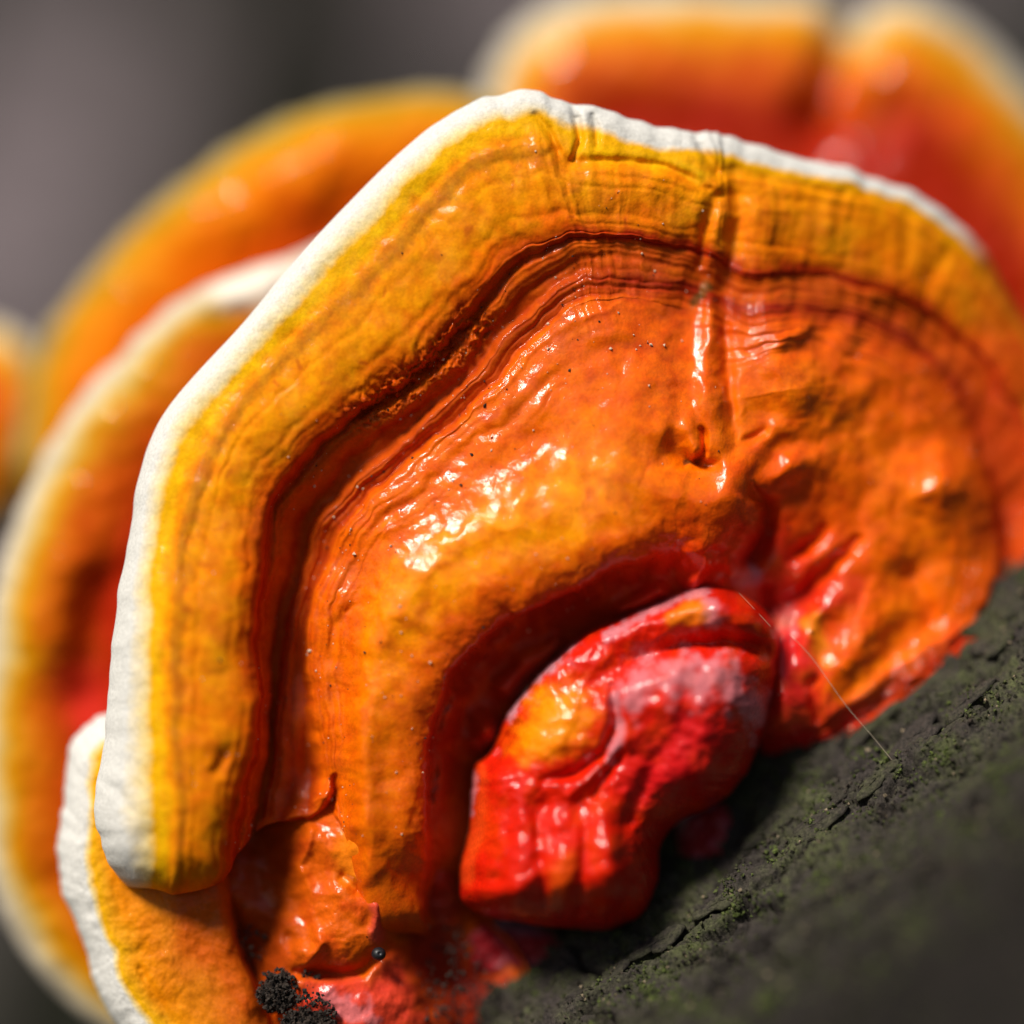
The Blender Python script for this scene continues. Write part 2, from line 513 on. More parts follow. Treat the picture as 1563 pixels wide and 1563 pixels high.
    # creases round the lower left turn and the ends of the terraces
    sc = [
        [(1121, 262, 12, 4), (1127, 330, 13, 12), (1117, 393, 14, 15), (1105, 444, 14, 13), (1101, 508, 12, 9)],
        [(1092, 300, 10, 10), (1074, 350, 10, 14), (1070, 400, 9, 10)],
        [(1045, 370, 30, 8), (1060, 430, 30, 14), (1045, 520, 26, 10)],
        [(1160, 330, 30, -8), (1165, 420, 30, -10), (1192, 545, 44, -24), (1210, 590, 50, -34), (1215, 640, 36, -14)],
        [(1086, 440, 10, -4), (1082, 490, 13, -10), (1081, 560, 18, -15), (1085, 620, 25, -20), (1092, 668, 27, -20), (1108, 706, 28, -14), (1130, 738, 30, -10)],
        [(1111, 500, 10, 6), (1113, 570, 9, 13), (1116, 632, 9, 17), (1121, 680, 12, 8)],
        [(1050, 655, 16, -16), (1060, 684, 14, -20)],
        [(1074, 655, 6, 12), (1074, 685, 5, 22), (1064, 702, 6, 20)],
        [(1026, 650, 18, 6), (1028, 688, 16, 11), (1048, 704, 10, 15), (1076, 708, 8, 13), (1094, 706, 7, 5)],
        [(985, 728, 40, -6), (1040, 748, 44, -18), (1100, 760, 44, -26), (1140, 785, 34, -28)],
        [(1010, 655, 26, -10), (1045, 640, 20, -8)], [(1135, 715, 20, -8), (1160, 690, 18, -12), (1185, 655, 16, -10)], [(1140, 672, 8, 8), (1165, 660, 8, 8)],
        [(1150, 742, 7, 12), (1177, 772, 12, 36), (1174, 808, 13, 40), (1155, 852, 14, 34)],
        [(1165, 738, 18, -10), (1205, 712, 22, -24), (1245, 700, 22, -14)],
        [(1195, 520, 14, -10), (1235, 500, 10, -12)],
        [(1258, 806, 8, 10), (1225, 838, 10, 26), (1205, 850, 8, 12)],
        [(1312, 822, 9, 10), (1262, 872, 13, 34), (1225, 905, 13, 34), (1190, 928, 10, 28)],
        [(1290, 900, 16, -10), (1232, 950, 22, -18), (1225, 1010, 22, -14)],
        [(1195, 930, 14, -18), (1188, 985, 16, -24), (1195, 1060, 22, -30), (1200, 1120, 24, -26)],
        [(1172, 905, 12, 26), (1168, 960, 10, 30)],
        [(1240, 1040, 10, 16), (1246, 1095, 10, 20)],
        [(1300, 1000, 30, -14), (1340, 940, 34, -16)],
        [(1440, 745, 44, -26), (1452, 775, 36, -16)],
        [(1395, 880, 16, 18), (1420, 950, 14, 16)],
        [(436, 1262, 6, 18), (480, 1255, 7, 40), (505, 1238, 7, 40), (516, 1212, 6, 34), (510, 1188, 5, 16)],
        [(470, 1222, 18, -10), (498, 1215, 14, -16)],
        [(540, 1090, 16, -8), (552, 1170, 20, -12), (560, 1250, 24, -12), (566, 1320, 26, -8)],
        [(618, 768, 12, 4), (592, 788, 14, 8), (570, 802, 10, 3)],
        [(550, 900, 9, 3), (549, 922, 10, 8), (528, 940, 11, 7), (512, 960, 12, 8), (505, 1000, 13, 5)],
        [(522, 1010, 12, 3), (514, 1042, 12, 7), (506, 1075, 11, 3)],
        [(872, 150, 6, 10), (880, 180, 6, 18), (886, 212, 5, 16), (876, 240, 5, 8)],
        [(905, 176, 6, 9), (911, 200, 6, 11), (912, 222, 5, 6)],
        [(818, 176, 6, 5), (838, 200, 7, 9), (852, 228, 6, 8)],
        [(842, 232, 8, 8), (868, 246, 9, 14), (905, 248, 9, 14), (962, 248, 9, 12), (1012, 256, 9, 14), (1050, 272, 9, 14), (1080, 288, 8, 10)],
        [(1062, 210, 7, 10), (1078, 236, 7, 12), (1094, 262, 8, 12)],
        [(660, 940, 30, 6), (620, 1010, 24, 5)],
        [(742, 1114, 26, -58), (728, 1130, 18, -30)], [(772, 1052, 18, -40), (805, 1014, 18, -40), (850, 985, 14, -30)], [(950, 930, 12, -34), (1005, 905, 14, -42)],
        [(1078, 858, 15, -26), (1060, 888, 14, -34)], [(1000, 850, 8, 14), (985, 880, 9, 12)], [(1040, 836, 8, 12), (1025, 870, 8, 14)], [(690, 1060, 14, -24), (676, 1140, 12, -22), (672, 1220, 12, -18)],
        [(480, 1120, 16, 10), (470, 1170, 18, 12)],
        [(330, 1180, 10, 7), (338, 1160, 9, 7)],
    [(188, 1290, 34, -12), (205, 1240, 30, -6)], [(150, 1190, 9, 5), (178, 1205, 9, 6), (200, 1235, 8, 3)],
    ]
    for q in sc:
        h += stroke(X0, Y0, q)
    # ragged hanging edge of the bulge over the hollow
    hol = np.exp(-((Z - 8.45) / 0.5) ** 2) * np.clip((16 - KU) / 2, 0, 1)
    h += hol * (noise(X * 0.022 + Yp * 0.012, Yp * 0.008 - X * 0.004, 91) * 18 + fbm(X, Yp, 22, 2, 92) * 5)
    Dp = Dp + h * face
    # small sideways wander so that the growth lines are not drawn with a ruler
    wx = (fbm(X0, Y0, 70, 3, 101) * 5 + fbm(X0, Y0, 24, 2, 103) * 1.6) * np.clip((Z - 1.5) / 1, 0, 1)
    wy = (fbm(X0, Y0, 70, 3, 102) * 5 + fbm(X0, Y0, 24, 2, 104) * 1.6) * np.clip((Z - 1.5) / 1, 0, 1)
    X, Yp = X + wx, Yp + wy

    # ---- pigment
    zp = Z + 0.10 * fbm(X0, Y0, 60, 3, 201) * np.clip(Z - 0.2, 0.3, 1) + 0.05 * fbm(X0, Y0, 14, 2, 202)
    zp = zp - 0.28 * np.exp(-((Z - 1.2) / 0.5) ** 2) * np.clip((10.5 - KU) / 2, 0, 1) * np.clip((KU - 6) / 1.5, 0, 1)
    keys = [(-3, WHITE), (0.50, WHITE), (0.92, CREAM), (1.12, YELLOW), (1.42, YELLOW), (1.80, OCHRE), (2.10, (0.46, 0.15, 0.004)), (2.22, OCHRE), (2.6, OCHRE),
            (2.9, ORANGE), (3.05, (0.56, 0.075, 0.001)), (3.7, (0.42, 0.04, 0.001)), (3.96, (0.60, 0.09, 0.002)), (4.25, (0.56, 0.08, 0.002)), (4.8, DEEP), (5.1, (0.54, 0.075, 0.002)),  # terrace crests lightened in the pigment to read as lit edges
            (5.7, DEEP), (6.0, ORANGE), (6.5, ORANGE), (6.85, CREST), (7.3, CREST), (7.7, ORANGE), (8.1, REDOR), (8.5, (0.30, 0.03, 0.003)), (9.2, (0.34, 0.02, 0.003)), (10, RED)]  # the hollow's shadow is put into its dark brown
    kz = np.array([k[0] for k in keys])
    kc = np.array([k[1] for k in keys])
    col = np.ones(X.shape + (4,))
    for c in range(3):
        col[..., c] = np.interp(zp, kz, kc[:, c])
    RINGS = ((2.93, .05, .35), (3.04, .06, .55), (3.5, .06, .3), (4.08, .05, .25), (4.42, .07, .5), (4.74, .05, .3), (5.05, .07, .6), (5.38, .06, .4), (5.72, .06, .35),
             (6.0, .03, .4), (6.08, .022, .35), (6.17, .02, .3), (6.27, .025, .3), (6.38, .02, .2))
    lowl = np.clip((6.5 - KU) / 2.5, 0, 1)
    for zc, zw, rgb, am in ((7.1, 1.0, (0.76, 0.125, 0.0005), 0.85), (2.55, 0.45, (0.68, 0.155, 0.001), 0.8), (9.0, 1.0, (0.26, 0.022, 0.002), 0.7)):  # last entry puts more of the hollow's shadow into the pigment
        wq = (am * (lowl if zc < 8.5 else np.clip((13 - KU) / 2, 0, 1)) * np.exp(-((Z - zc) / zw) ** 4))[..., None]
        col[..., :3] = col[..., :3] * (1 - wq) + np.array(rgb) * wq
    # right lobe: redder inside, thin dark red growth lines
    keysr = [(-3, WHITE), (0.78, WHITE), (1.05, YELLOW), (1.5, (0.76, 0.27, 0.001)), (2.3, (0.78, 0.21, 0.001)), (2.85, (0.76, 0.15, 0.001)), (3.0, (0.40, 0.03, 0.002)), (3.6, (0.36, 0.02, 0.002)), (3.9, (0.58, 0.08, 0.003)),
             (4.7, (0.56, 0.08, 0.003)), (5.0, DARKRED), (5.4, (0.44, 0.04, 0.003)), (6.0, (0.76, 0.10, 0.001)), (6.5, (0.82, 0.115, 0.0005)), (7.0, (0.86, 0.150, 0.0005)), (7.6, (0.80, 0.095, 0.0005)), (8.2, (0.70, 0.04, 0.001)), (9, RED), (10, RED)]
    kz2 = np.array([k[0] for k in keysr])
    kc2 = np.array([k[1] for k in keysr])
    wr = np.clip((KU - 10.2) / 2.6, 0, 1)[..., None]
    colr = np.stack([np.interp(zp, kz2, kc2[:, c]) for c in range(3)], -1)
    col[..., :3] = col[..., :3] * (1 - wr) + colr * wr
    zr = Z + 0.05 * fbm(X, Yp, 90, 3, 41) + 0.02 * fbm(X, Yp, 22, 2, 43)
    for q, (zc, wdt, amp) in enumerate(RINGS):
        g = (amp * np.exp(-((zr - zc) / (wdt * 1.25)) ** 2) * np.clip(0.75 + 0.9 * fbm(X0, Y0, 120, 2, 930 + q), 0.1, 1.3))[..., None]
        g = np.clip(g, 0, 0.85)
        col[..., :3] = col[..., :3] * (1 - g) + np.array((0.30, 0.012, 0.001)) * g
    # the outer band turns red-brown where it runs down the right
    w = np.clip((KU - 18.2) / 1.2, 0, 1)[..., None] * np.clip((6 - Z) / 1, 0, 1)[..., None]
    col[..., :3] = col[..., :3] * (1 - 0.85 * w) + np.array((0.50, 0.045, 0.004)) * 0.85 * w
    wf = (np.clip((KU - 17.7) / 0.9, 0, 1) * np.clip((1.4 - Z) / .3, 0, 1) * np.clip((Z + 0.3) / .3, 0, 1))[..., None]
    col[..., :3] = col[..., :3] * (1 - wf) + np.array((0.50, 0.12, 0.004)) * wf
    paint(col, X0, Y0, [(885, 226, 16), (960, 236, 15), (1025, 248, 15), (1070, 270, 12)], YELLOW, 0.9, 0.4, 299)
    wl = (np.clip((4.2 - KU) / 2.0, 0, 1) * np.clip((Z - 6.2) / .5, 0, 1))[..., None]
    col[..., :3] = col[..., :3] * (1 - 0.75 * wl) + np.array((0.62, 0.085, 0.001)) * 0.75 * wl
    # red foot of the right lobe
    paint(col, X0, Y0, [(1190, 1000, 70), (1200, 1120, 80), (1290, 1110, 40)], (0.66, 0.012, 0.012), 0.9, 0.35, 301, 3)
    paint(col, X0, Y0, [(1290, 900, 30), (1230, 920, 26)], RED, 0.7, 0.4, 302)
    paint(col, X0, Y0, [(1240, 960, 18), (1265, 1010, 16)], (0.80, 0.22, 0.006), 0.8, 0.4, 303)
    paint(col, X0, Y0, [(1330, 1120, 40), (1400, 1060, 30), (1480, 980, 26)], (0.52, 0.03, 0.005), 0.7, 0.5, 305)
    paint(col, X0, Y0, [(1255, 1065, 26)], BLOOM, 0.45, 0.7, 306)
    paint(col, X0, Y0, [(1195, 945, 18), (1175, 985, 14)], BLOOM, 0.4, 0.8, 307)
    paint(col, X0, Y0, [(1150, 880, 12), (1130, 890, 12)], BLOOM, 0.55, 0.8, 308)
    # algae in the fold, dirt in the pit
    paint(col, X0, Y0, [(1082, 436, 8), (1062, 462, 7)], (0.06, 0.06, 0.012), 0.8, 0.6, 310)
    paint(col, X0, Y0, [(1046, 706, 5), (1068, 708, 4)], (0.03, 0.02, 0.012), 0.8, 0.8, 311)
    paint(col, X0, Y0, [(1152, 738, 5)], (0.03, 0.02, 0.05), 0.9, 0.4, 312)
    # bruised red flecks on the outer band
    for i in range(22):
        k = rng.integers(60, nu // 2)
        j = np.argmin(np.abs(np.array(zrow) - rng.uniform(2.1, 2.95)))
        fx, fy = X0[k, j], Y0[k, j]
        a = rng.uniform(0, 6.28)
        paint(col, X0, Y0, [(fx, fy, 3.2), (fx + 11 * math.cos(a), fy + 11 * math.sin(a), 2.6)], (0.40, 0.05, 0.004), 0.55, 0.6, 400 + i)
    # broad paler / yellower patches on the band
    n1 = np.clip(fbm(X0, Y0, 95, 3, 210) * 1.4, 0, 1) * np.clip((Z - 2.1) / .3, 0, 1) * np.clip((3.0 - Z) / .3, 0, 1)
    col[..., :3] = col[..., :3] * (1 - 0.4 * n1[..., None]) + np.array((0.76, 0.32, 0.004)) * 0.4 * n1[..., None]
    n2 = np.clip(-fbm(X0, Y0, 60, 3, 211) * 1.2, 0, 1) * np.clip((Z - 2.1) / .3, 0, 1) * np.clip((3.0 - Z) / .3, 0, 1)
    col[..., :3] = col[..., :3] * (1 - 0.35 * n2[..., None]) + np.array((0.52, 0.14, 0.004)) * 0.35 * n2[..., None]
    # inner bulge: red freckling
    n3 = np.clip(fbm(X0, Y0, 42, 3, 212) * 1.5 - 0.15, 0, 1) * inner
    col[..., :3] = col[..., :3] * (1 - 0.42 * n3[..., None]) + np.array((0.58, 0.08, 0.004)) * 0.42 * n3[..., None]
    mt = np.clip(fbm(X0, Y0, 26, 3, 230, .6), -1, 1) * np.clip((Z - 1.2) / .4, 0, 1)
    col[..., 0] *= 1 + 0.10 * mt
    col[..., 1] *= 1 + 0.26 * mt
    st = np.clip(fbm(X0, Y0, 75, 3, 233) - 0.35, 0, 1) * np.clip((Z - 1.6) / .4, 0, 1) * 1.1
    col[..., :3] = col[..., :3] * (1 - 0.5 * st[..., None]) + np.array((0.40, 0.06, 0.004)) * 0.5 * st[..., None]
    # gloss: matt rim, satin band, lacquered inside
    gl = np.interp(zp, [-3, 0.8, 1.3, 2.2, 3.2, 4.2, 5.5, 6.3, 7, 8, 9, 10], [0, 0.0, 0.40, 0.32, 0.32, 0.40, 0.55, 0.8, 1, 0.85, 0.6, 0.7])
    gl = np.maximum(gl, np.interp(zp, [-3, .9, 2, 5.6, 6.2], [0, 0, 0.35, 0.6, 1.0]) * wr[..., 0])
    gl = gl + (0.30 * fbm(X0, Y0, 60, 3, 220) - 0.05) * (Z > 1.3)
    col[..., 3] = np.clip(gl, 0, 1)
    return X, Yp, Dp, Z, col, np.array(zrow)


base_at = P(np.array(900.), np.array(1300.), np.array(150.)).tolist()
fungus = thing('bracket_fungus', 'large sharp orange bracket fungus with white rim and glossy red lobe at the centre', 'fungus', base_at,
               'bracket fungi clustered on the log')

X, Yp, Dp, Z, col, zrow = build_main_cap()
Wd = P(X, Yp, Dp)
nrm = grid_normals(Wd)
# orientation: the front must face the lens (-Y)
if np.mean(nrm[:, len(zrow) // 2, 1]) > 0:
    flip = True
    nrm = -nrm
else:
    flip = False


def slab(name, j0, j1, mat):
    w, c, nn = Wd[:, j0:j1], col[:, j0:j1], nrm[:, j0:j1]
    f = grid_faces(w.shape[0], w.shape[1])
    if flip:
        f = f[:, ::-1]
    return mesh_object(name, w.reshape(-1, 3), f, mat, fungus, c.reshape(-1, 4), nn.reshape(-1, 3))


ja = int(np.argmax(zrow >= -0.45))
jb = int(np.argmax(zrow >= 1.0))
slab('underside', 0, ja + 1, MAT_SKIN)
slab('margin', ja, jb + 1, MAT_SKIN)
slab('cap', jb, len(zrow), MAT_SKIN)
MAIN = (X, Yp, Dp, Z, Wd, nrm)


# ------------------------------------------------------------------ rounded lobes traced by an outline
def lobe(outline, centre, d_edge, d_front, radius, back, strokes=(), bumps=((90, 6), (30, 2.5), (11, 0.8)), seed=0,
         step=4.0, tilt=(0, 0), exp=2.0, wobble=2.0):
    """a rounded mass: returns layout X, Y, D, edge distance and the grid; d_edge may vary by row via tilt"""
    o = catmull(outline, 40 * len(outline), True)
    per = np.sum(np.linalg.norm(np.diff(np.vstack([o, o[:1]]), axis=0), axis=1))
    nth = int(per / step)
    o = resample(o, nth, True)
    cx, cy = centre
    rmax = np.hypot(o[:, 0] - cx, o[:, 1] - cy).max()
    nt = max(8, int(rmax / step))
    s = np.linspace(0, 1, nt) ** 1.35
    t = s * 0.995
    ang = np.arange(nth) / nth
    wb = fbm(o[:, 0], o[:, 1], 40, 3, seed + 70) * wobble
    ox, oy = o[:, 0] + wb, o[:, 1] + wb
    X = ox[:, None] * (1 - t) + cx * t
    Y = oy[:, None] * (1 - t) + cy * t
    dist, _ = seg_dist(X, Y, np.stack([ox, oy], -1)[::max(1, nth // 130)], True)
    g = np.clip(dist / radius, 0, 1)
    prof = (1 - (1 - g) ** exp) ** (1 / exp)
    for _ in range(max(6, int(60 / step))):                       # soften the creases of the distance field
        prof[:, 1:-1] = 0.25 * (np.roll(prof, 1, 0) + np.roll(prof, -1, 0))[:, 1:-1] + 0.25 * (prof[:, :-2] + prof[:, 2:])
        prof[:, -1] = prof[:, -2].mean()
    base = d_edge + tilt[0] * (X - cx) / 100.0 + tilt[1] * (Y - cy) / 100.0
    D = base + (d_front - d_edge) * prof
    for i, (sz, am) in enumerate(bumps):
        D = D + fbm(X, Y, sz, 3, seed + 10 * i) * am * np.clip(dist / 12, 0.15, 1)
    for q in strokes:
        D = D + stroke(X, Y, q) * np.clip(dist / 8, 0, 1)
    Db = base + back * prof
    return X, Y, D, Db, dist


def lobe_mesh(name, X, Y, D, Db, col, parent, mat, split=None, names=None):
    """front + back sheet in one closed skin; optionally split by ring index into two parts"""
    w = P(X, Y, D)
    nn = grid_normals(w, True)
    k = -1.0 if np.mean(nn[..., 1]) > 0 else 1.0
    nn = nn * k
    wb = P(X, Y, Db)
    full = np.concatenate([wb[:, ::-1][:, ::3], w[:, 1:]], 1)
    nbk = grid_normals(wb, True)
    nbk = nbk * (1.0 if np.mean(nbk[..., 1]) > 0 else -1.0)
    nfull = np.concatenate([nbk[:, ::-1][:, ::3], nn[:, 1:]], 1)
    cb = np.ones(wb[:, ::3].shape[:2] + (4,)) * np.array((0.6, 0.55, 0.45, 0.0))
    cfull = np.concatenate([cb, col[:, 1:]], 1)
    nb = cb.shape[1]

    def put(nm, a, b):
        q = full[:, a:b]
        f = grid_faces(q.shape[0], q.shape[1], True)
        if k < 0:
            f = f[:, ::-1]
        return mesh_object(nm, q.reshape(-1, 3), f, mat, parent, cfull[:, a:b].reshape(-1, 4), nfull[:, a:b].reshape(-1, 3))
    if split is None:
        return [put(name, 0, full.shape[1])]
    return [put(names[0], 0, nb + split), put(names[1], nb + split - 1, full.shape[1])]


# the red lobe in front of the hollow
KNOB = [(772, 1098), (748, 1150), (724, 1172), (720, 1225), (712, 1285), (702, 1335), (708, 1378), (748, 1400), (800, 1409), (860, 1416), (925, 1420),
        (975, 1398), (1002, 1350), (1010, 1290), (1042, 1250), (1092, 1228), (1135, 1185), (1162, 1125), (1178, 1060), (1188, 1000), (1182, 950),
        (1130, 906), (1072, 894), (1005, 920), (905, 962), (842, 1010), (800, 1058)]
ks = [
    [(782, 1085, 18, -16), (835, 1022, 24, -34), (905, 972, 24, -34), (1000, 936, 24, -34), (1080, 918, 24, -34), (1140, 935, 24, -28)],
    [(915, 1040, 16, 10), (965, 1010, 20, 26), (1040, 986, 20, 42), (1110, 978, 18, 46), (1168, 990, 16, 30)],
    [(935, 1050, 8, 14), (940, 1105, 9, 26), (920, 1150, 9, 24), (880, 1180, 9, 18), (830, 1192, 8, 10)],
    [(850, 1100, 60, -26)],
    [(1030, 1050, 60, -12), (1110, 1050, 40, -8)],
    [(745, 1168, 10, 18), (765, 1140, 9, 24), (790, 1105, 7, 8)],
    [(742, 1120, 26, 10)],
    [(800, 1245, 16, -8), (795, 1300, 20, -9), (790, 1345, 18, -5)],
    [(818, 1245, 8, 4), (824, 1310, 9, 8), (834, 1385, 8, 7)],
    [(850, 1225, 20, -6), (866, 1295, 24, -8), (856, 1370, 24, -6)],
    [(960, 1130, 40, -10), (1000, 1090, 40, -8)], [(760, 1230, 30, -8)],
    [(892, 1255, 8, 5), (890, 1320, 9, 7), (884, 1395, 8, 6)],
    [(915, 1235, 18, -14), (930, 1300, 22, -16), (930, 1370, 20, -10)],
    [(790, 1368, 24, -26), (750, 1372, 20, -10)],
    [(760, 1340, 14, 12), (720, 1345, 12, 10)],
    [(905, 1215, 7, 8), (930, 1175, 8, 14), (950, 1150, 8, 10)],
    [(870, 1215, 10, -8), (900, 1180, 12, -12), (930, 1150, 10, -10)],
    [(960, 1250, 12, 10), (990, 1190, 14, 12), (1010, 1150, 12, 8)],
    [(1040, 1180, 36, -16), (1090, 1130, 30, -10)],
    [(775, 1340, 45, -22), (860, 1335, 54, -40), (925, 1325, 46, -26)], [(770, 1240, 24, 8), (850, 1232, 26, 16), (910, 1225, 24, 12)],
]
KX, KY, KD, KB, kdist = lobe(KNOB, (930, 1180), 80, -66, 105, 120, ks, ((80, 8), (34, 2.6), (10, 0.15)), 500, 3.0)
kc = np.ones(KX.shape + (4,))
kc[..., :3] = (0.60, 0.010, 0.001)
n = np.clip(fbm(KX, KY, 55, 3, 520) * 1.3 + 0.1, 0, 1)[..., None]
kc[..., :3] = kc[..., :3] * (1 - 0.5 * n) + np.array((0.74, 0.05, 0.001)) * 0.5 * n
paint(kc, KX, KY, [(1060, 1130, 60), (1000, 1190, 50)], (0.56, 0.006, 0.012), 0.7, 0.4, 519, 3)
paint(kc, KX, KY, [(850, 1095, 52), (815, 1130, 34)], (0.90, 0.25, 0.001), 0.95, 0.35, 521, 3)
paint(kc, KX, KY, [(735, 1180, 13), (728, 1260, 12), (712, 1340, 14)], (0.74, 0.08, 0.008), 0.45, 0.6, 522)
paint(kc, KX, KY, [(1062, 930, 22), (1030, 945, 14)], (0.84, 0.20, 0.006), 0.8, 0.4, 523)
paint(kc, KX, KY, [(865, 1310, 14), (850, 1370, 18)], (0.74, 0.09, 0.004), 0.6, 0.5, 524)
paint(kc, KX, KY, [(785, 1372, 22)], (0.72, 0.05, 0.004), 0.7, 0.4, 525)
for i, (q, a) in enumerate([([(775, 1090, 10), (800, 1050, 10), (830, 1018, 13), (870, 985, 12)], .85), ([(930, 968, 9), (1005, 925, 9), (1072, 900, 10)], .6),
                            ([(1090, 945, 13), (1085, 920, 10)], .55), ([(1040, 1030, 34), (1110, 1040, 30), (1150, 1080, 20)], .55),
                            ([(985, 1020, 20), (960, 1070, 22)], .5), ([(1150, 1120, 14), (1165, 1060, 16)], .4), ([(940, 1060, 8), (945, 1120, 7), (930, 1160, 6)], .6),
                            ([(722, 1180, 6), (718, 1240, 6)], .55), ([(706, 1312, 10)], .7), ([(790, 1320, 12)], .3)]):
    paint(kc, KX, KY, q, BLOOM, a, 0.9, 540 + i, 3, 24)
kc[..., 3] = np.clip(0.72 + 0.55 * fbm(KX, KY, 40, 3, 560), 0.2, 1)
lobe_mesh('red_lobe', KX, KY, KD, KB, kc, fungus, MAT_SKIN)

# the swollen foot below the cap
FOOT = [(352, 1262), (430, 1225), (520, 1200), (610, 1210), (680, 1260), (715, 1330), (745, 1400), (790, 1450), (830, 1540), (840, 1660), (640, 1700), (430, 1690), (405, 1570), (380, 1470), (340, 1380), (325, 1310)]
fs = [
    [(556, 1230, 40, -30), (566, 1300, 42, -34), (560, 1350, 34, -26), (520, 1400, 46, -14)],
    [(650, 1240, 30, 30), (650, 1330, 34, 46), (640, 1420, 40, 52), (680, 1500, 44, 46)],
    [(400, 1300, 50, 70), (410, 1370, 44, 56), (400, 1440, 34, 40)],
    [(474, 1268, 8, -10), (468, 1300, 8, -12), (455, 1320, 9, -12), (470, 1350, 10, -8)],
    [(524, 1340, 8, 10), (545, 1358, 9, 18), (575, 1365, 8, 10)],
    [(576, 1370, 12, -16), (578, 1400, 12, -18), (570, 1440, 12, -8)],
    [(455, 1452, 12, -10), (500, 1445, 30, -18), (545, 1440, 30, -16)],
    [(452, 1484, 8, 14), (478, 1484, 9, 34), (520, 1488, 9, 34), (552, 1480, 9, 26), (572, 1462, 8, 12)],
    [(470, 1470, 10, -10), (490, 1440, 8, -10), (478, 1400, 9, -7)],
    [(520, 1540, 60, -10), (600, 1520, 40, -6)],
    [(440, 1430, 8, 9), (445, 1455, 8, 10)],
    [(715, 1330, 60, 60), (720, 1430, 80, 90), (750, 1560, 90, 110)],
]
FX, FY, FD, FB, fdist = lobe(FOOT, (560, 1430), 130, 24, 80, 200, fs, ((90, 10), (34, 3), (11, 0.4)), 600, 3.4)
fc = np.ones(FX.shape + (4,))
fc[..., :3] = (0.62, 0.095, 0.002)
n = np.clip(fbm(FX, FY, 48, 3, 620) * 1.4 + 0.1, 0, 1)[..., None]
fc[..., :3] = fc[..., :3] * (1 - 0.6 * n) + np.array((0.56, 0.05, 0.004)) * 0.6 * n
paint(fc, FX, FY, [(555, 1250, 40), (545, 1320, 34)], (0.78, 0.20, 0.005), 0.8, 0.3, 621)
paint(fc, FX, FY, [(500, 1540, 60), (590, 1540, 70), (600, 1490, 30)], (0.60, 0.035, 0.02), 0.85, 0.3, 622)
paint(fc, FX, FY, [(578, 1385, 16), (575, 1430, 12)], (0.62, 0.05, 0.04), 0.7, 0.4, 623)
paint(fc, FX, FY, [(670, 1300, 44), (660, 1450, 50), (730, 1540, 80)], (0.30, 0.016, 0.008), 0.9, 0.4, 624)  # dark band beside the ridge: shadow and dirt put into the colour
paint(fc, FX, FY, [(560, 1555, 20), (500, 1520, 12)], BLOOM, 0.4, 0.9, 625)
paint(fc, FX, FY, [(395, 1290, 60), (400, 1400, 50), (420, 1470, 36)], (0.30, 0.035, 0.002), 0.85, 0.35, 627, 3)  # shadow over the left of the foot, painted as darker red-brown
fc[..., 3] = np.clip(0.6 + 0.5 * fbm(FX, FY, 40, 3, 640), 0.15, 1)
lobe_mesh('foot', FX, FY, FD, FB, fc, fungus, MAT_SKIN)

# two dark red buds under the red lobe
for nm, out, cen, de, df, sd in (
        ('bud', [(1030, 1260), (1060, 1225), (1110, 1225), (1140, 1255), (1145, 1300), (1125, 1335), (1080, 1350), (1035, 1320)], (1090, 1285), 190, 118, 700),
        ('bud', [(700, 1400), (760, 1405), (860, 1420), (905, 1440), (900, 1475), (860, 1500), (790, 1510), (720, 1500), (695, 1450)], (800, 1458), 200, 130, 720)):
    bx, by, bd, bb, bdist = lobe(out, cen, de, df, 34, 80, (), ((50, 6), (18, 4), (8, 1.5)), sd, 3.4)
    bc = np.ones(bx.shape + (4,))
    bc[..., :3] = (0.26, 0.008, 0.012)
    n = np.clip(fbm(bx, by, 26, 3, sd + 5) * 1.5, 0, 1)[..., None]
    bc[..., :3] = bc[..., :3] * (1 - 0.5 * n) + np.array((0.42, 0.10, 0.12)) * 0.5 * n
    bc[..., 3] = 0.6
    lobe_mesh(nm, bx, by, bd, bb, bc, fungus, MAT_SKIN)


# ------------------------------------------------------------------ the other brackets
def bracket(label, outline, centre, d_edge, d_front, radius, back, bands, strokes=(), seed=0, step=6.0, tilt=(0, 0), gloss=0.9, at=None, patches=(), mat=None, bumps=((140, 8), (50, 3), (18, 0.8)), exp=2.0, free=None):
    cx, cy = at or centre
    root = thing('bracket_fungus', label, 'fungus', P(np.array(float(cx)), np.array(float(cy)), np.array(float(d_edge))).tolist(), 'bracket fungi clustered on the log')
    x, y, d, db, dist = lobe(outline, centre, d_edge, d_front, radius, back, strokes, bumps, seed, step, tilt, exp, 4.0)
    if free:
        dist, _ = seg_dist(x, y, catmull(outline[:free], 160))
    dd = dist + fbm(x, y, 80, 3, seed + 40) * 0.22 * np.clip(dist, 8, 90)
    bz = np.array([b[0] for b in bands], float)
    bcol = np.array([b[1] for b in bands], float)
    c = np.ones(x.shape + (4,))
    for j in range(3):
        c[..., j] = np.interp(dd, bz, bcol[:, j])
    mott = np.clip(fbm(x, y, 70, 3, seed + 60), 0, 1)[..., None] * np.clip((dist - bz[3]) / 60, 0, 1)[..., None]
    c[..., :3] = c[..., :3] * (1 - 0.4 * mott) + np.array((0.40, 0.03, 0.002)) * 0.4 * mott
    for q, rgb, a in patches:
        paint(c, x, y, q, rgb, a, 0.3, seed + 80, 3)
    c[..., 3] = np.interp(dd, [0, bz[1], bz[3], bz[3] + 60], [0, 0, 0.5, gloss])
    ring = int(np.argmax(np.median(dist, axis=0) > bz[2]))
    lobe_mesh('cap', x, y, d, db, c, root, mat or MAT_SKIN_FAR, max(3, ring), ('margin', 'cap'))
    return root


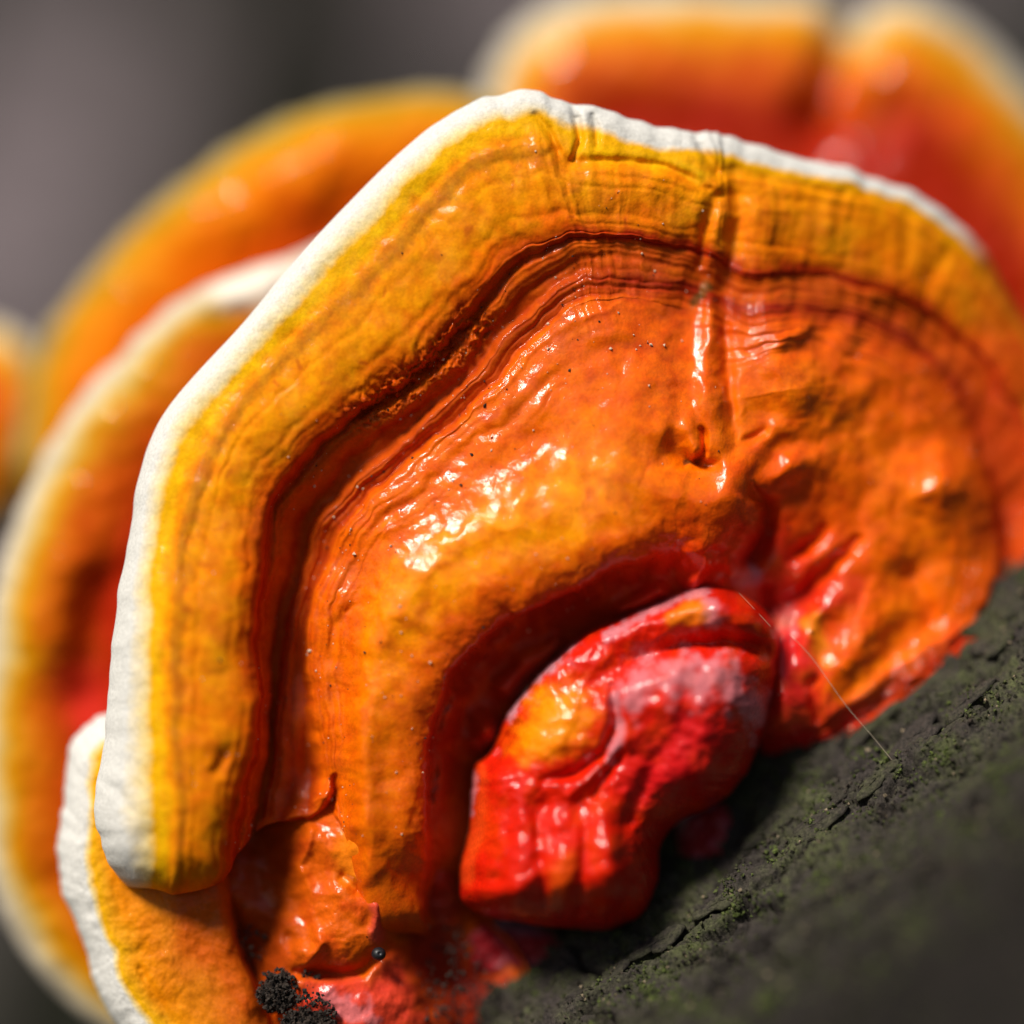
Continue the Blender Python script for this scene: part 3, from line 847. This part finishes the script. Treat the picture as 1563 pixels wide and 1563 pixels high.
bracket('broad blurred orange bracket fungus behind the top right, notched upper edge',
        [(715, 240), (728, 160), (762, 82), (815, 22), (890, -8), (1010, -16), (1140, -14), (1240, -8), (1290, 14), (1306, 34), (1330, 8), (1395, -2), (1470, 34), (1540, 96), (1612, 180), (1700, 310), (1745, 480), (1740, 650), (1640, 780), (1400, 720), (1100, 600), (850, 420)],
        (1290, 380), 740, 600, 130, 120,
        [(0, (0.52, 0.47, 0.41)), (18, (0.56, 0.48, 0.36)), (32, (0.60, 0.38, 0.08)), (48, (0.64, 0.27, 0.001)), (78, (0.66, 0.17, 0.0005)), (115, (0.62, 0.09, 0.0005)), (175, (0.38, 0.014, 0.0005)), (420, (0.46, 0.018, 0.002))],
        [[(1300, 10, 26, 60), (1285, 90, 34, 80), (1260, 190, 40, 70)], [(1060, 150, 110, -70)], [(1400, 150, 80, -30)], [(1350, 170, 30, 30), (1340, 230, 30, 20)], [(1510, 340, 90, -60)]],
        800, 7.0, (0, 8), 0.8, free=18)
bracket('blurred orange bracket fungus arching up at the upper left behind the sharp one',
        [(30, 720), (38, 610), (62, 525), (112, 448), (180, 366), (262, 290), (355, 222), (455, 172), (560, 146), (650, 136), (730, 146), (800, 190), (850, 330), (820, 560), (640, 760), (350, 860), (120, 850)],
        (430, 480), 520, 420, 120, 110,
        [(0, (0.30, 0.25, 0.15)), (8, (0.34, 0.24, 0.05)), (20, (0.44, 0.22, 0.004)), (40, (0.60, 0.22, 0.001)), (80, (0.72, 0.17, 0.0005)), (140, (0.70, 0.10, 0.0005)), (240, (0.56, 0.045, 0.002)), (400, (0.46, 0.025, 0.002))],
        [[(330, 330, 90, -30), (520, 230, 90, -40)]], 830, 7.0, (0, 10), 0.2, free=13)
bracket('large blurred orange bracket fungus along the left edge with wide cream rim',
        [(520, 372), (440, 392), (345, 420), (258, 470), (178, 545), (112, 622), (62, 702), (24, 790), (-6, 880), (-24, 1000), (-34, 1120), (-32, 1240), (-14, 1350), (22, 1430), (82, 1510), (165, 1580), (280, 1650), (430, 1640), (520, 1450), (540, 1000), (560, 560)],
        (260, 1010), 320, 262, 90, 90,
        [(0, (0.52, 0.46, 0.40)), (16, (0.58, 0.48, 0.32)), (34, (0.58, 0.38, 0.09)), (46, (0.56, 0.25, 0.001)), (76, (0.54, 0.13, 0.001)), (120, (0.48, 0.07, 0.001)), (175, (0.36, 0.016, 0.001)), (300, (0.42, 0.012, 0.003))],
        [[(150, 780, 60, -20), (90, 960, 60, -24)], [(135, 1060, 50, 40), (150, 900, 40, 30)], [(320, 455, 26, -22), (410, 430, 26, -24)]], 860, 5.0, (0, 0), 0.24, free=18,
        patches=[([(420, 430, 40), (345, 448, 22)], (0.80, 0.72, 0.62), 0.9), ([(120, 1040, 40), (140, 1110, 30)], (0.54, 0.02, 0.012), 0.7)])  # first patch paints the white highlight on the rim fold
bracket('small blurred orange bracket fungus cut off by the left edge',
        [(-260, 620), (-170, 530), (-70, 492), (5, 500), (55, 535), (80, 610), (60, 720), (10, 800), (-110, 840), (-220, 780)],
        (-80, 650), 720, 620, 110, 120,
        [(0, (0.62, 0.55, 0.42)), (10, (0.7, 0.6, 0.4)), (24, (0.70, 0.42, 0.05)), (44, (0.74, 0.30, 0.008)), (80, ORANGE), (130, (0.56, 0.05, 0.01)), (260, RED)],
        (), 890, 7.0)
bracket('small orange bracket fungus with thick white rim tucked under the large one, lower left',
        [(172, 1088), (134, 1102), (106, 1138), (96, 1190), (99, 1222), (91, 1258), (88, 1310), (96, 1362), (118, 1412), (136, 1470), (152, 1520), (190, 1580), (240, 1650), (330, 1700), (430, 1690), (420, 1580), (392, 1500), (362, 1420), (352, 1330), (330, 1230), (270, 1130), (220, 1090)],
        (265, 1420), 90, 30, 74, 110,
        [(0, WHITE), (34, WHITE), (40, CREAM), (47, YELLOW), (60, (0.72, 0.30, 0.006)), (80, OCHRE), (130, (0.62, 0.17, 0.005)), (170, (0.52, 0.09, 0.003))],
        [[(330, 1340, 30, -10), (350, 1440, 24, -14), (385, 1530, 20, -10)], [(215, 1480, 8, 6), (260, 1560, 8, 6)]], 910, 3.4, (0, -8), 0.45, mat=MAT_SKIN,
        bumps=((90, 5), (34, 2), (12, 0.6)), exp=2.4, free=13)

# ------------------------------------------------------------------ the mossy log
LD = np.array((0.793, -0.609))       # along the log, up to the right
LN = np.array((-0.609, -0.793))      # across, up to the left
L0 = np.array((1190.0, 1317.0))
PROF = [(-2300, -600), (-1950, -1750), (-1400, -2050), (-900, -1400), (-455, -700), (-260, -395), (-150, -205), (-70, -80), (0, 0), (60, 78), (120, 158), (180, 255), (228, 400), (250, 680),
        (205, 1050), (0, 1400), (-600, 1750), (-1500, 1300), (-2200, 400)]


def log_bark(x, y):
    return (x - L0[0]) * LN[0] + (y - L0[1]) * LN[1]


def log_point(a, s, d):
    return L0[0] + LD[0] * a + LN[0] * s, L0[1] + LD[1] * a + LN[1] * s, d


def build_log():
    pr = catmull(PROF, 1600, True)
    # dense where the lens sees it
    seg = np.linalg.norm(np.diff(np.vstack([pr, pr[:1]]), axis=0), axis=1)
    vis = np.exp(-((pr[:, 0] + 40) / 260) ** 2) * (pr[:, 1] < 500) * (pr[:, 1] > -900)
    wgt = seg * (0.06 + vis)
    cs = np.r_[0, np.cumsum(wgt)]
    npf = 300
    tt = np.linspace(0, cs[-1], npf, endpoint=False)
    pr2 = np.stack([np.interp(tt, cs, np.r_[pr[:, j], pr[0, j]]) for j in range(2)], -1)
    a = np.r_[np.linspace(-4200, -800, 40), np.linspace(-780, 760, 460), np.linspace(790, 4200, 40)]
    Aa, Sx = np.meshgrid(a, pr2[:, 0], indexing='ij')
    Dx = np.broadcast_to(pr2[None, :, 1], Aa.shape).copy()
    # outward normal of the profile in (s, d)
    tn = np.roll(pr2, -1, 0) - np.roll(pr2, 1, 0)
    nn = np.stack([tn[:, 1], -tn[:, 0]], -1)
    nn /= np.linalg.norm(nn, axis=1, keepdims=True)
    ctr = np.array((-1000.0, -200.0))
    sg = np.sign(((pr2 - ctr) * nn).sum(1))
    nn *= sg[:, None]
    arc = np.interp(tt, cs, np.r_[0, np.cumsum(seg)])
    Q = np.broadcast_to(arc[None, :], Aa.shape)
    h = fbm(Aa, Q, 260, 3, 1001) * 16 + fbm(Aa * 0.55, Q, 70, 4, 1002) * 12 + ridged(Aa * 0.5, Q, 46, 3, 1003) * 4.5 + fbm(Aa, Q, 14, 3, 1004, .6) * 5.0 + fbm(Aa, Q, 6, 2, 1005) * 2.4
    # long bark fissures
    fis = np.abs(noise(Aa * 0.0032 + 0.35 * noise(Aa * 0.012, Q * 0.012, 1010), Q * 0.0135, 1011))
    h -= 34 * np.exp(-(fis / 0.05) ** 2)
    cr = np.abs(noise(Aa * 0.011, Q * 0.006 + 0.4 * noise(Aa * .01, Q * .01, 1013), 1012))
    h -= 9 * np.exp(-(cr / 0.05) ** 2)
    Sx = Sx + nn[None, :, 0] * h
    Dx = Dx + nn[None, :, 1] * h
    x, y, d = log_point(Aa, Sx, Dx)
    w = P(x, y, d)
    f = grid_faces(len(a), npf)
    wrap = np.stack([np.arange(len(a) - 1) * npf + npf - 1, np.arange(1, len(a)) * npf + npf - 1, np.arange(1, len(a)) * npf, np.arange(len(a) - 1) * npf], -1)
    f = np.vstack([f, wrap])
    moss = np.clip(0.5 + fbm(Aa, Q, 120, 3, 1020) * 0.9 + fbm(Aa, Q, 30, 2, 1021) * 0.5, 0, 1) * np.clip((Sx + 200) / 170, 0.0, 1)
    moss = moss * (1 - 0.9 * np.exp(-(fis / 0.07) ** 2))
    col = np.ones(Aa.shape + (4,))
    col[..., 3] = moss
    col[..., 0] = np.clip((Sx + 270) / 240, 0.06, 1)      # bark darkens towards the low side of the log
    # bury the ends: caps
    return w, f, col, Aa, Sx, Dx


m, nn_, ll_, bb_ = new_mat('mossy bark')
vec = layout_vec(nn_, ll_)
at = nn_.new('ShaderNodeAttribute')
at.attribute_name = 'pigment'
n1 = tex_noise(nn_, ll_, vec, 0.03, 8, 0.7)
n2 = tex_noise(nn_, ll_, vec, 0.16, 5, 0.7)
cr1 = nn_.new('ShaderNodeValToRGB')
cr1.color_ramp.elements[0].position, cr1.color_ramp.elements[0].color = 0.32, (0.012, 0.010, 0.009, 1)
cr1.color_ramp.elements[1].position, cr1.color_ramp.elements[1].color = 0.72, (0.075, 0.060, 0.052, 1)
ll_.new(n2.outputs['Fac'], cr1.inputs[0])
cr2 = nn_.new('ShaderNodeValToRGB')
cr2.color_ramp.elements[0].position, cr2.color_ramp.elements[0].color = 0.3, (0.014, 0.018, 0.006, 1)
cr2.color_ramp.elements[1].position, cr2.color_ramp.elements[1].color = 0.75, (0.135, 0.142, 0.060, 1)
ll_.new(n2.outputs['Fac'], cr2.inputs[0])
mx = nn_.new('ShaderNodeMix')
mx.data_type = 'RGBA'
mfac = math_node(nn_, ll_, 'MULTIPLY', at.outputs['Alpha'], map_range(nn_, ll_, n1.outputs['Fac'], 0.38, 0.58, 0.05, 1.0))
ll_.new(mfac, mx.inputs[0])
ll_.new(cr1.outputs[0], mx.inputs[6])
ll_.new(cr2.outputs[0], mx.inputs[7])
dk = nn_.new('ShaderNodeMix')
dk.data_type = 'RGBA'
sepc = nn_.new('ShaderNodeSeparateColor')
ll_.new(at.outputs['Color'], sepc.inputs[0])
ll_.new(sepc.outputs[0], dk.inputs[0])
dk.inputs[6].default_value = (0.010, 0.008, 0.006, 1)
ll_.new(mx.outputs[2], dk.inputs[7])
ll_.new(dk.outputs[2], bb_.inputs['Base Color'])
bb_.inputs['Roughness'].default_value = 0.85
bb_.inputs['Specular IOR Level'].default_value = 0.25
bp = nn_.new('ShaderNodeBump')
bp.inputs['Strength'].default_value = 0.9
bp.inputs['Distance'].default_value = 5 * S
ll_.new(math_node(nn_, ll_, 'ADD', n2.outputs['Fac'], n1.outputs['Fac']), bp.inputs['Height'])
ll_.new(bp.outputs[0], bb_.inputs['Normal'])
MAT_BARK = m

lw, lf, lcol, LA, LS, LDp = build_log()
log_root = thing('fallen_log', 'dark mossy log with cracked bark crossing the lower right corner', 'log', P(np.array(1500.), np.array(2600.), np.array(0.)).tolist())
LOG_SHAPE = lw.shape
nfl = grid_normals(lw)
f_out = lf
mesh_object('bark', lw.reshape(-1, 3), f_out, MAT_BARK, log_root, lcol.reshape(-1, 4))

# vertex normals of the log, pointing out
ctr = lw.reshape(-1, 3).mean(0)
ii = np.argmin(np.abs(LA[:, 0]))
jj = np.argmin(np.abs(LS[ii]) + np.abs(LDp[ii]))
if nfl[ii, jj, 1] > 0:
    nfl = -nfl
lpx = L0[0] + LD[0] * LA + LN[0] * LS
lpy = L0[1] + LD[1] * LA + LN[1] * LS
in_view = (lpx > 520) & (lpx < 1640) & (lpy > 860) & (lpy < 1640) & (LDp < 330) & (LDp > -900)


def simple_mat(name, c0, c1, scale, rough=0.8, spec=0.3, bump=0.6, dist=2.0):
    m, n, l, b = new_mat(name)
    v = layout_vec(n, l)
    t = tex_noise(n, l, v, scale, 4, 0.65)
    r = n.new('ShaderNodeValToRGB')
    r.color_ramp.elements[0].position, r.color_ramp.elements[0].color = 0.32, (*c0, 1)
    r.color_ramp.elements[1].position, r.color_ramp.elements[1].color = 0.70, (*c1, 1)
    l.new(t.outputs['Fac'], r.inputs[0])
    l.new(r.outputs[0], b.inputs['Base Color'])
    b.inputs['Roughness'].default_value = rough
    b.inputs['Specular IOR Level'].default_value = spec
    bp = n.new('ShaderNodeBump')
    bp.inputs['Strength'].default_value = bump
    bp.inputs['Distance'].default_value = dist * S
    l.new(t.outputs['Fac'], bp.inputs['Height'])
    l.new(bp.outputs[0], b.inputs['Normal'])
    return m


# lifted bark plates, each a curved flake following the log
def bark_plate(px, py, la, ls, lift, seed):
    d2 = np.where(in_view, (lpx - px) ** 2 + (lpy - py) ** 2, 1e12)
    i, j = np.unravel_index(np.argmin(d2), d2.shape)
    a0, s0 = LA[i, j], LS[i, j]
    na, nb = 15, 4
    th = np.linspace(0, 2 * math.pi, na, endpoint=False)
    rr = 1 + 0.28 * np.sin(th * 2 + seed) + 0.20 * np.sin(th * 3 + 2.1 * seed) + 0.10 * np.sin(th * 5 + seed * 1.3)
    top, und = [], []
    for q in (1.0, 0.9, 0.55, 0.0):
        for t, r in zip(th, rr):
            a, s = a0 + la * q * r * math.cos(t), s0 + ls * q * r * math.sin(t)
            dd = np.interp(s, [p[0] for p in PROF[3:13]], [p[1] for p in PROF[3:13]])
            up = lift * (1.0 if q < 0.95 else 0.55) + 1.8 * math.sin(seed + t * 4)
            top.append((a, s + 0.6 * up, dd - 0.75 * up))
    for t, r in zip(th, rr):
        a, s = a0 + la * 0.96 * r * math.cos(t), s0 + ls * 0.96 * r * math.sin(t)
        dd = np.interp(s, [p[0] for p in PROF[3:13]], [p[1] for p in PROF[3:13]])
        top.append((a, s, dd + 30))
    t = np.array(top)
    x, y, d = log_point(t[:, 0], t[:, 1], t[:, 2])
    f = []
    rings = [4, 0, 1, 2, 3]
    for ra, rb in zip(rings[:-1], rings[1:]):
        for k in range(na):
            k2 = (k + 1) % na
            f.append((ra * na + k, ra * na + k2, rb * na + k2, rb * na + k))
    c = np.ones((len(t), 4))
    c[:, 3] = 0.35 + 0.3 * math.sin(seed * 7)
    mesh_object('bark_plate', P(x, y, d), np.array(f), MAT_BARK, log_root, c)


for q in [(1235, 1165, 62, 17, 12, .3), (1330, 1112, 44, 14, 12, 1.1), (1425, 1052, 46, 15, 13, 2.2), (1516, 985, 40, 15, 12, 3.7), (1290, 1205, 36, 12, 10, 4.4),
          (1400, 1128, 58, 15, 10, 5.2), (1480, 1075, 38, 13, 9, 0.9), (1180, 1262, 44, 14, 10, 1.9), (1100, 1380, 40, 12, 9, 2.8), (1010, 1440, 46, 13, 9, 3.1),
          (1250, 1262, 52, 13, 9, 4.0), (1545, 930, 34, 13, 12, 4.9), (930, 1500, 44, 12, 9, 5.8), (1340, 1190, 42, 11, 8, 6.6), (1180, 1215, 30, 11, 10, 7.2), (1450, 1120, 36, 10, 7, 8.1)]:
    bark_plate(*q)


def crumbs(name, centres, normals, sizes, cols, mat, flat=0.7):
    """many tiny irregular grains joined into one mesh"""
    base = np.array([(1, 0, 0), (-1, 0, 0), (0, 1, 0), (0, -1, 0), (0, 0, 1), (0, 0, -1)], float)
    fc = np.array([(0, 2, 4), (2, 1, 4), (1, 3, 4), (3, 0, 4), (2, 0, 5), (1, 2, 5), (3, 1, 5), (0, 3, 5)])
    n = len(centres)
    r = rng.normal(size=(n, 3, 3))
    qm, _ = np.linalg.qr(r)
    jit = 1 + rng.uniform(-0.4, 0.4, (n, 6, 1))
    v = np.einsum('nij,kj->nki', qm, base) * jit * sizes[:, None, None]
    v = v + centres[:, None, :] + normals[:, None, :] * (sizes[:, None, None] * 0.3)
    f = (fc[None] + (np.arange(n) * 6)[:, None, None]).reshape(-1, 3)
    c = np.repeat(cols[:, None, :], 6, 1).reshape(-1, 4)
    return mesh_object(name, v.reshape(-1, 3), f, mat, None, c, smooth=False, origin=centres.mean(0))


def pigment_mat(name, rough=0.8, spec=0.3):
    m, n, l, b = new_mat(name)
    at = n.new('ShaderNodeAttribute')
    at.attribute_name = 'pigment'
    l.new(at.outputs['Color'], b.inputs['Base Color'])
    b.inputs['Roughness'].default_value = rough
    b.inputs['Specular IOR Level'].default_value = spec
    return m


MAT_GRAIN = pigment_mat('grain')
# bark crumbs and moss grains
idx = np.argwhere(in_view)
dens = fbm(LA[in_view], LS[in_view], 60, 3, 1200) + 0.5 * fbm(LA[in_view], LS[in_view], 18, 2, 1201)
pr_ = np.exp(2.2 * dens)
pr_ *= np.exp(-(np.maximum(np.abs(LS[in_view] + 20) - 120, 0) / 90) ** 2) + 0.08
sel = idx[rng.choice(len(idx), 15000, p=pr_ / pr_.sum())]
cen = lw[sel[:, 0], sel[:, 1]] + rng.normal(size=(len(sel), 3)) * 1.6 * S
nor = nfl[sel[:, 0], sel[:, 1]]
siz = np.abs(rng.normal(1.7, 0.9, len(sel)) + 0.6) * S
gm = np.clip(0.5 + 1.0 * fbm(LA[sel[:, 0], sel[:, 1]], LS[sel[:, 0], sel[:, 1]], 70, 2, 1203) + rng.normal(0, .25, len(sel)), 0, 1)[:, None]
cl = np.ones((len(sel), 4))
cl[:, :3] = (1 - gm) * np.array((0.034, 0.026, 0.020)) + gm * np.array((0.060, 0.078, 0.016))
cl[:, :3] *= rng.uniform(0.4, 1.6, (len(sel), 1))
pale = rng.random(len(sel)) < 0.025
cl[pale, :3] = (0.22, 0.17, 0.11)
o = crumbs('bark_crumbs', cen, nor, siz, cl, MAT_GRAIN)
tag(o, 'fine moss grains and bark crumbs covering the log', None, None, 'stuff')

# dust and grit on the lacquered cap
X_, Y_, D_, Z_, W_, N_ = MAIN
cand = np.argwhere((Z_ > 2.0) & (Z_ < 9.0))
wg = np.exp(1.5 * fbm(X_[Z_ > 2.0][:1], Y_[Z_ > 2.0][:1], 60, 2, 5)) if False else None
cx_, cy_, cz_ = X_[cand[:, 0], cand[:, 1]], Y_[cand[:, 0], cand[:, 1]], Z_[cand[:, 0], cand[:, 1]]
wgt = np.exp(2.0 * fbm(cx_, cy_, 70, 2, 1300)) * np.where((cz_ > 3.4) & (cz_ < 6.6), 3.0, 1.0) * np.where(cx_ < 1000, 1.6, 0.5)
pick = cand[rng.choice(len(cand), 620, p=wgt / wgt.sum())]
cen = W_[pick[:, 0], pick[:, 1]]
nor = N_[pick[:, 0], pick[:, 1]]
siz = np.clip(rng.lognormal(0.0, 0.45, len(pick)) * 1.15, 0.6, 3.2) * S
pal = rng.random(len(pick)) < 0.6
cl = np.ones((len(pick), 4))
cl[:, :3] = np.where(pal[:, None], np.array((0.62, 0.48, 0.34)), np.array((0.03, 0.022, 0.016)))
o = crumbs('grit', cen, nor, siz, cl, MAT_GRAIN)
tag(o, 'fine pale and dark grit dusted over the orange cap', None, None, 'stuff')


# soil clods wedged at the foot
def ico(sub):
    import bmesh
    bm = bmesh.new()
    bmesh.ops.create_icosphere(bm, subdivisions=sub, radius=1.0)
    v = np.array([q.co[:] for q in bm.verts])
    f = np.array([[q.index for q in t.verts] for t in bm.faces])
    bm.free()
    return v, f


IV, IF = ico(5)
MAT_SOIL = simple_mat('dark soil', (0.006, 0.004, 0.003), (0.060, 0.042, 0.032), 0.22, 0.9, 0.25, 1.0, 3.0)


def clod(px, py, d, r, seed, label, squash=(1, 1, 1)):
    v = IV.copy()
    rg = 1 + 0.26 * fbm(v[:, 0] * 3 + seed, v[:, 1] * 3 + v[:, 2] * 2.3, 1.6, 3, seed) + 0.14 * fbm(v[:, 0] * 9 + v[:, 2] * 7, v[:, 1] * 9 - v[:, 2] * 6 + seed, 1.5, 3, seed + 5)
    v = v * rg[:, None] * np.array(squash) * r * S
    c = P(np.array(float(px)), np.array(float(py)), np.array(float(d)))
    o = mesh_object('soil_clod', v + c, IF, MAT_SOIL, None, origin=c)
    return tag(o, label, 'soil clod', 'soil clods at the foot of the fungus')


clod(424, 1516, 34, 28, 1, 'tall dark soil clod wedged between the small bracket and the red foot', (0.85, 0.9, 1.1))
clod(470, 1505, 50, 17, 2, 'middle-sized dark soil clod between the tall clod and the red foot')
clod(494, 1522, 40, 9, 3, 'smallest dark soil clod lying on the red foot')
clod(470, 1568, 16, 34, 4, 'wide dark soil clod at the bottom edge of the picture', (1.2, 0.9, 0.75))
cen, nor, siz, cl = [], [], [], []
for (px, py, d, rad, nn2) in ((424, 1512, 10, 34, 260), (470, 1508, 30, 26, 120), (470, 1556, -10, 44, 320), (690, 1500, 70, 60, 130), (640, 1545, 60, 60, 120), (735, 1545, 90, 50, 120), (380, 1440, 60, 30, 40), (690, 1440, 95, 30, 40)):
    for _ in range(nn2):
        a, q = rng.uniform(0, 6.28), math.sqrt(rng.uniform(0, 1)) * rad
        cen.append(P(np.array(px + q * math.cos(a)), np.array(py + q * math.sin(a)), np.array(d - 12 * rng.random() + 0.5 * abs(q))))
        nor.append((0, -1, 0))
        siz.append(rng.uniform(1.2, 4.2) * S)
        k = rng.uniform(0.3, 1.4)
        cl.append((0.030 * k, 0.022 * k, 0.017 * k, 1))
o = crumbs('soil_crumbs', np.array(cen), np.array(nor, float), np.array(siz), np.array(cl), MAT_GRAIN)
tag(o, 'loose dark soil crumbs scattered over the red foot', None, None, 'stuff')

# black seed stuck to the foot
v = IV[:, :] * np.array((1.0, 1.0, 0.93))
v = v * (1 - 0.22 * np.exp(-((v[:, 0] - 0.2) ** 2 + (v[:, 2] - 0.2) ** 2 + (v[:, 1] + 0.95) ** 2) / 0.05))[:, None] * 11 * S
c = P(np.array(578.), np.array(1456.), np.array(8.))
MAT_SEED = simple_mat('black seed', (0.004, 0.005, 0.007), (0.014, 0.015, 0.018), 0.3, 0.45, 0.5, 0.3, 0.8)
o = mesh_object('seed', v + c, IF, MAT_SEED, None, origin=c)
tag(o, 'tiny round black seed stuck on the orange foot', 'seed')

# spider silk from the cap down to the bark
m, n_, l_, b_ = new_mat('silk')
b_.inputs['Base Color'].default_value = (0.40, 0.33, 0.24, 1)
b_.inputs['Roughness'].default_value = 0.3
MAT_SILK = m


def silk(pts, r, label):
    p = catmull(pts, 40)
    w = P(p[:, 0], p[:, 1], p[:, 2])
    t = np.gradient(w, axis=0)
    t /= np.linalg.norm(t, axis=1, keepdims=True)
    a = np.cross(t, np.array((0.3, 1, 0.2)))
    a /= np.linalg.norm(a, axis=1, keepdims=True)
    b = np.cross(t, a)
    th = np.arange(5) / 5 * 2 * math.pi
    v = w[:, None] + r * S * (np.cos(th)[None, :, None] * a[:, None] + np.sin(th)[None, :, None] * b[:, None])
    v = v.transpose(1, 0, 2)
    o = mesh_object('silk_thread', v.reshape(-1, 3), grid_faces(5, 40, True), MAT_SILK, None, origin=w[0])
    return tag(o, label, 'thread', 'spider silk threads')


silk([(1205, 968, 30), (1240, 1005, 28), (1290, 1075, 24), (1330, 1122, 20), (1368, 1168, 12)], 0.4, 'long fine silk thread running from the red lobe down to the bark')
silk([(1128, 905, 0), (1150, 928, 4), (1176, 956, 8)], 0.4, 'short fine silk thread on the pink crest of the red lobe')

# ------------------------------------------------------------------ forest floor far out of focus
gx = np.linspace(-9, 9, 181)
gy = np.r_[np.linspace(-4, 0.9, 50), np.linspace(0.95, 5, 110), np.linspace(5.2, 40, 40)]
GX, GY = np.meshgrid(gx, gy, indexing='ij')
GZ = 0.55 * np.clip(GY - 0.9, 0, 4.0) ** 1.15 + 0.05 * fbm(GX, GY, 0.6, 3, 1500) + 0.015 * fbm(GX, GY, 0.12, 2, 1501)
m, n_, l_, b_ = new_mat('leaf litter ground')
tc = n_.new('ShaderNodeTexCoord')
t1 = tex_noise(n_, l_, tc.outputs['Object'], 2.6, 0, 0.5)
t2 = tex_noise(n_, l_, tc.outputs['Object'], 40.0, 4, 0.6)
r1 = n_.new('ShaderNodeValToRGB')
r1.color_ramp.elements[0].position, r1.color_ramp.elements[0].color = 0.42, (0.016, 0.017, 0.013, 1)
r1.color_ramp.elements[1].position, r1.color_ramp.elements[1].color = 0.60, (0.150, 0.122, 0.128, 1)
l_.new(t1.outputs['Fac'], r1.inputs[0])
hs = n_.new('ShaderNodeHueSaturation')
l_.new(r1.outputs[0], hs.inputs['Color'])
l_.new(map_range(n_, l_, t2.outputs['Fac'], 0.3, 0.7, 0.6, 1.4), hs.inputs['Value'])
sep = n_.new('ShaderNodeSeparateXYZ')
l_.new(tc.outputs['Object'], sep.inputs[0])
gmx = n_.new('ShaderNodeMix')
gmx.data_type = 'RGBA'
l_.new(map_range(n_, l_, math_node(n_, l_, 'MULTIPLY_ADD', t1.outputs['Fac'], 0.5, sep.outputs['Y']), 1.25, 1.75, 0.0, 1.0), gmx.inputs[0])
gmx.inputs[6].default_value = (0.022, 0.027, 0.014, 1)
l_.new(hs.outputs[0], gmx.inputs[7])
l_.new(gmx.outputs[2], b_.inputs['Base Color'])
b_.inputs['Roughness'].default_value = 0.95
b_.inputs['Specular IOR Level'].default_value = 0.1
gv = np.stack([GX, GY, GZ], -1)
o = mesh_object('ground', gv.reshape(-1, 3), grid_faces(len(gx), len(gy)), m)
o['kind'] = 'structure'
o['label'] = 'dim brown forest floor rising behind, far out of focus'
# fallen leaves on it
nl = 1500
lx = rng.uniform(-1.4, 1.4, nl)
ly = rng.uniform(1.3, 3.4, nl)
lz = np.interp(ly, gy, 0.55 * np.clip(gy - 0.9, 0, 4.0) ** 1.15) + 0.05 * fbm(lx, ly, 0.6, 3, 1500) + 0.015 * fbm(lx, ly, 0.12, 2, 1501) + 0.006
leaf = np.array([(-1, 0, 0), (-0.35, 0.42, 0.10), (0.4, 0.34, 0.10), (1, 0, 0.12), (0.4, -0.34, 0.06), (-0.35, -0.42, 0.05), (0, 0, -0.04)])
lfc = np.array([(0, 1, 6), (1, 2, 6), (2, 3, 6), (3, 4, 6), (4, 5, 6), (5, 0, 6)])
an = rng.uniform(0, 6.28, nl)
sz = rng.uniform(0.018, 0.045, nl)
ca, sa = np.cos(an), np.sin(an)
v = leaf[None] * sz[:, None, None]
v = np.stack([v[..., 0] * ca[:, None] - v[..., 1] * sa[:, None], v[..., 0] * sa[:, None] + v[..., 1] * ca[:, None], v[..., 2] + rng.normal(0, .3, (nl, 1)) * v[..., 0]], -1)
v = v + np.stack([lx, ly, lz], -1)[:, None]
pal = np.array([(0.080, 0.064, 0.062), (0.044, 0.036, 0.032), (0.13, 0.108, 0.108), (0.060, 0.062, 0.048), (0.03, 0.03, 0.026)])
lc = np.ones((nl, 7, 4))
lc[..., :3] = pal[rng.integers(0, 5, nl)][:, None]
o = mesh_object('leaf_litter', v.reshape(-1, 3), (lfc[None] + (np.arange(nl) * 7)[:, None, None]).reshape(-1, 3), MAT_GRAIN, None, lc.reshape(-1, 4), smooth=False)
tag(o, 'dull fallen leaves covering the forest floor, blurred', None, None, 'stuff')

# dark trunk leaning far behind
def far_trunk(label, base, top, r0, r1, c):
    n, k = 40, 28
    t = np.linspace(0, 1, n)
    a, b = np.array(base), np.array(top)
    ax = (b - a) / np.linalg.norm(b - a)
    e1 = np.cross(ax, (0, 1, 0)); e1 /= np.linalg.norm(e1)
    e2 = np.cross(ax, e1)
    th = np.arange(k) / k * 2 * math.pi
    T, H = np.meshgrid(th, t, indexing='ij')
    r = (r0 + (r1 - r0) * H) * (1 + 0.35 * np.exp(-H * 14)) + 0.006 * fbm(np.cos(T) * 3 + 5, H * 12 + np.sin(T) * 3, 1.0, 3, 77)
    v = a + H[..., None] * (b - a) + r[..., None] * (np.cos(T)[..., None] * e1 + np.sin(T)[..., None] * e2)
    root = thing('tree', label, 'tree', base)
    mesh_object('trunk', v.reshape(-1, 3), grid_faces(k, n, True), simple_mat('far bark', tuple(0.5 * q for q in c), c, 0.004, 0.95, 0.1), root)


far_trunk('dark blurred tree trunk leaning behind the upper left bracket', (-0.235, 0.80, -0.04), (0.30, 0.98, 2.2), 0.040, 0.034, (0.026, 0.025, 0.018))
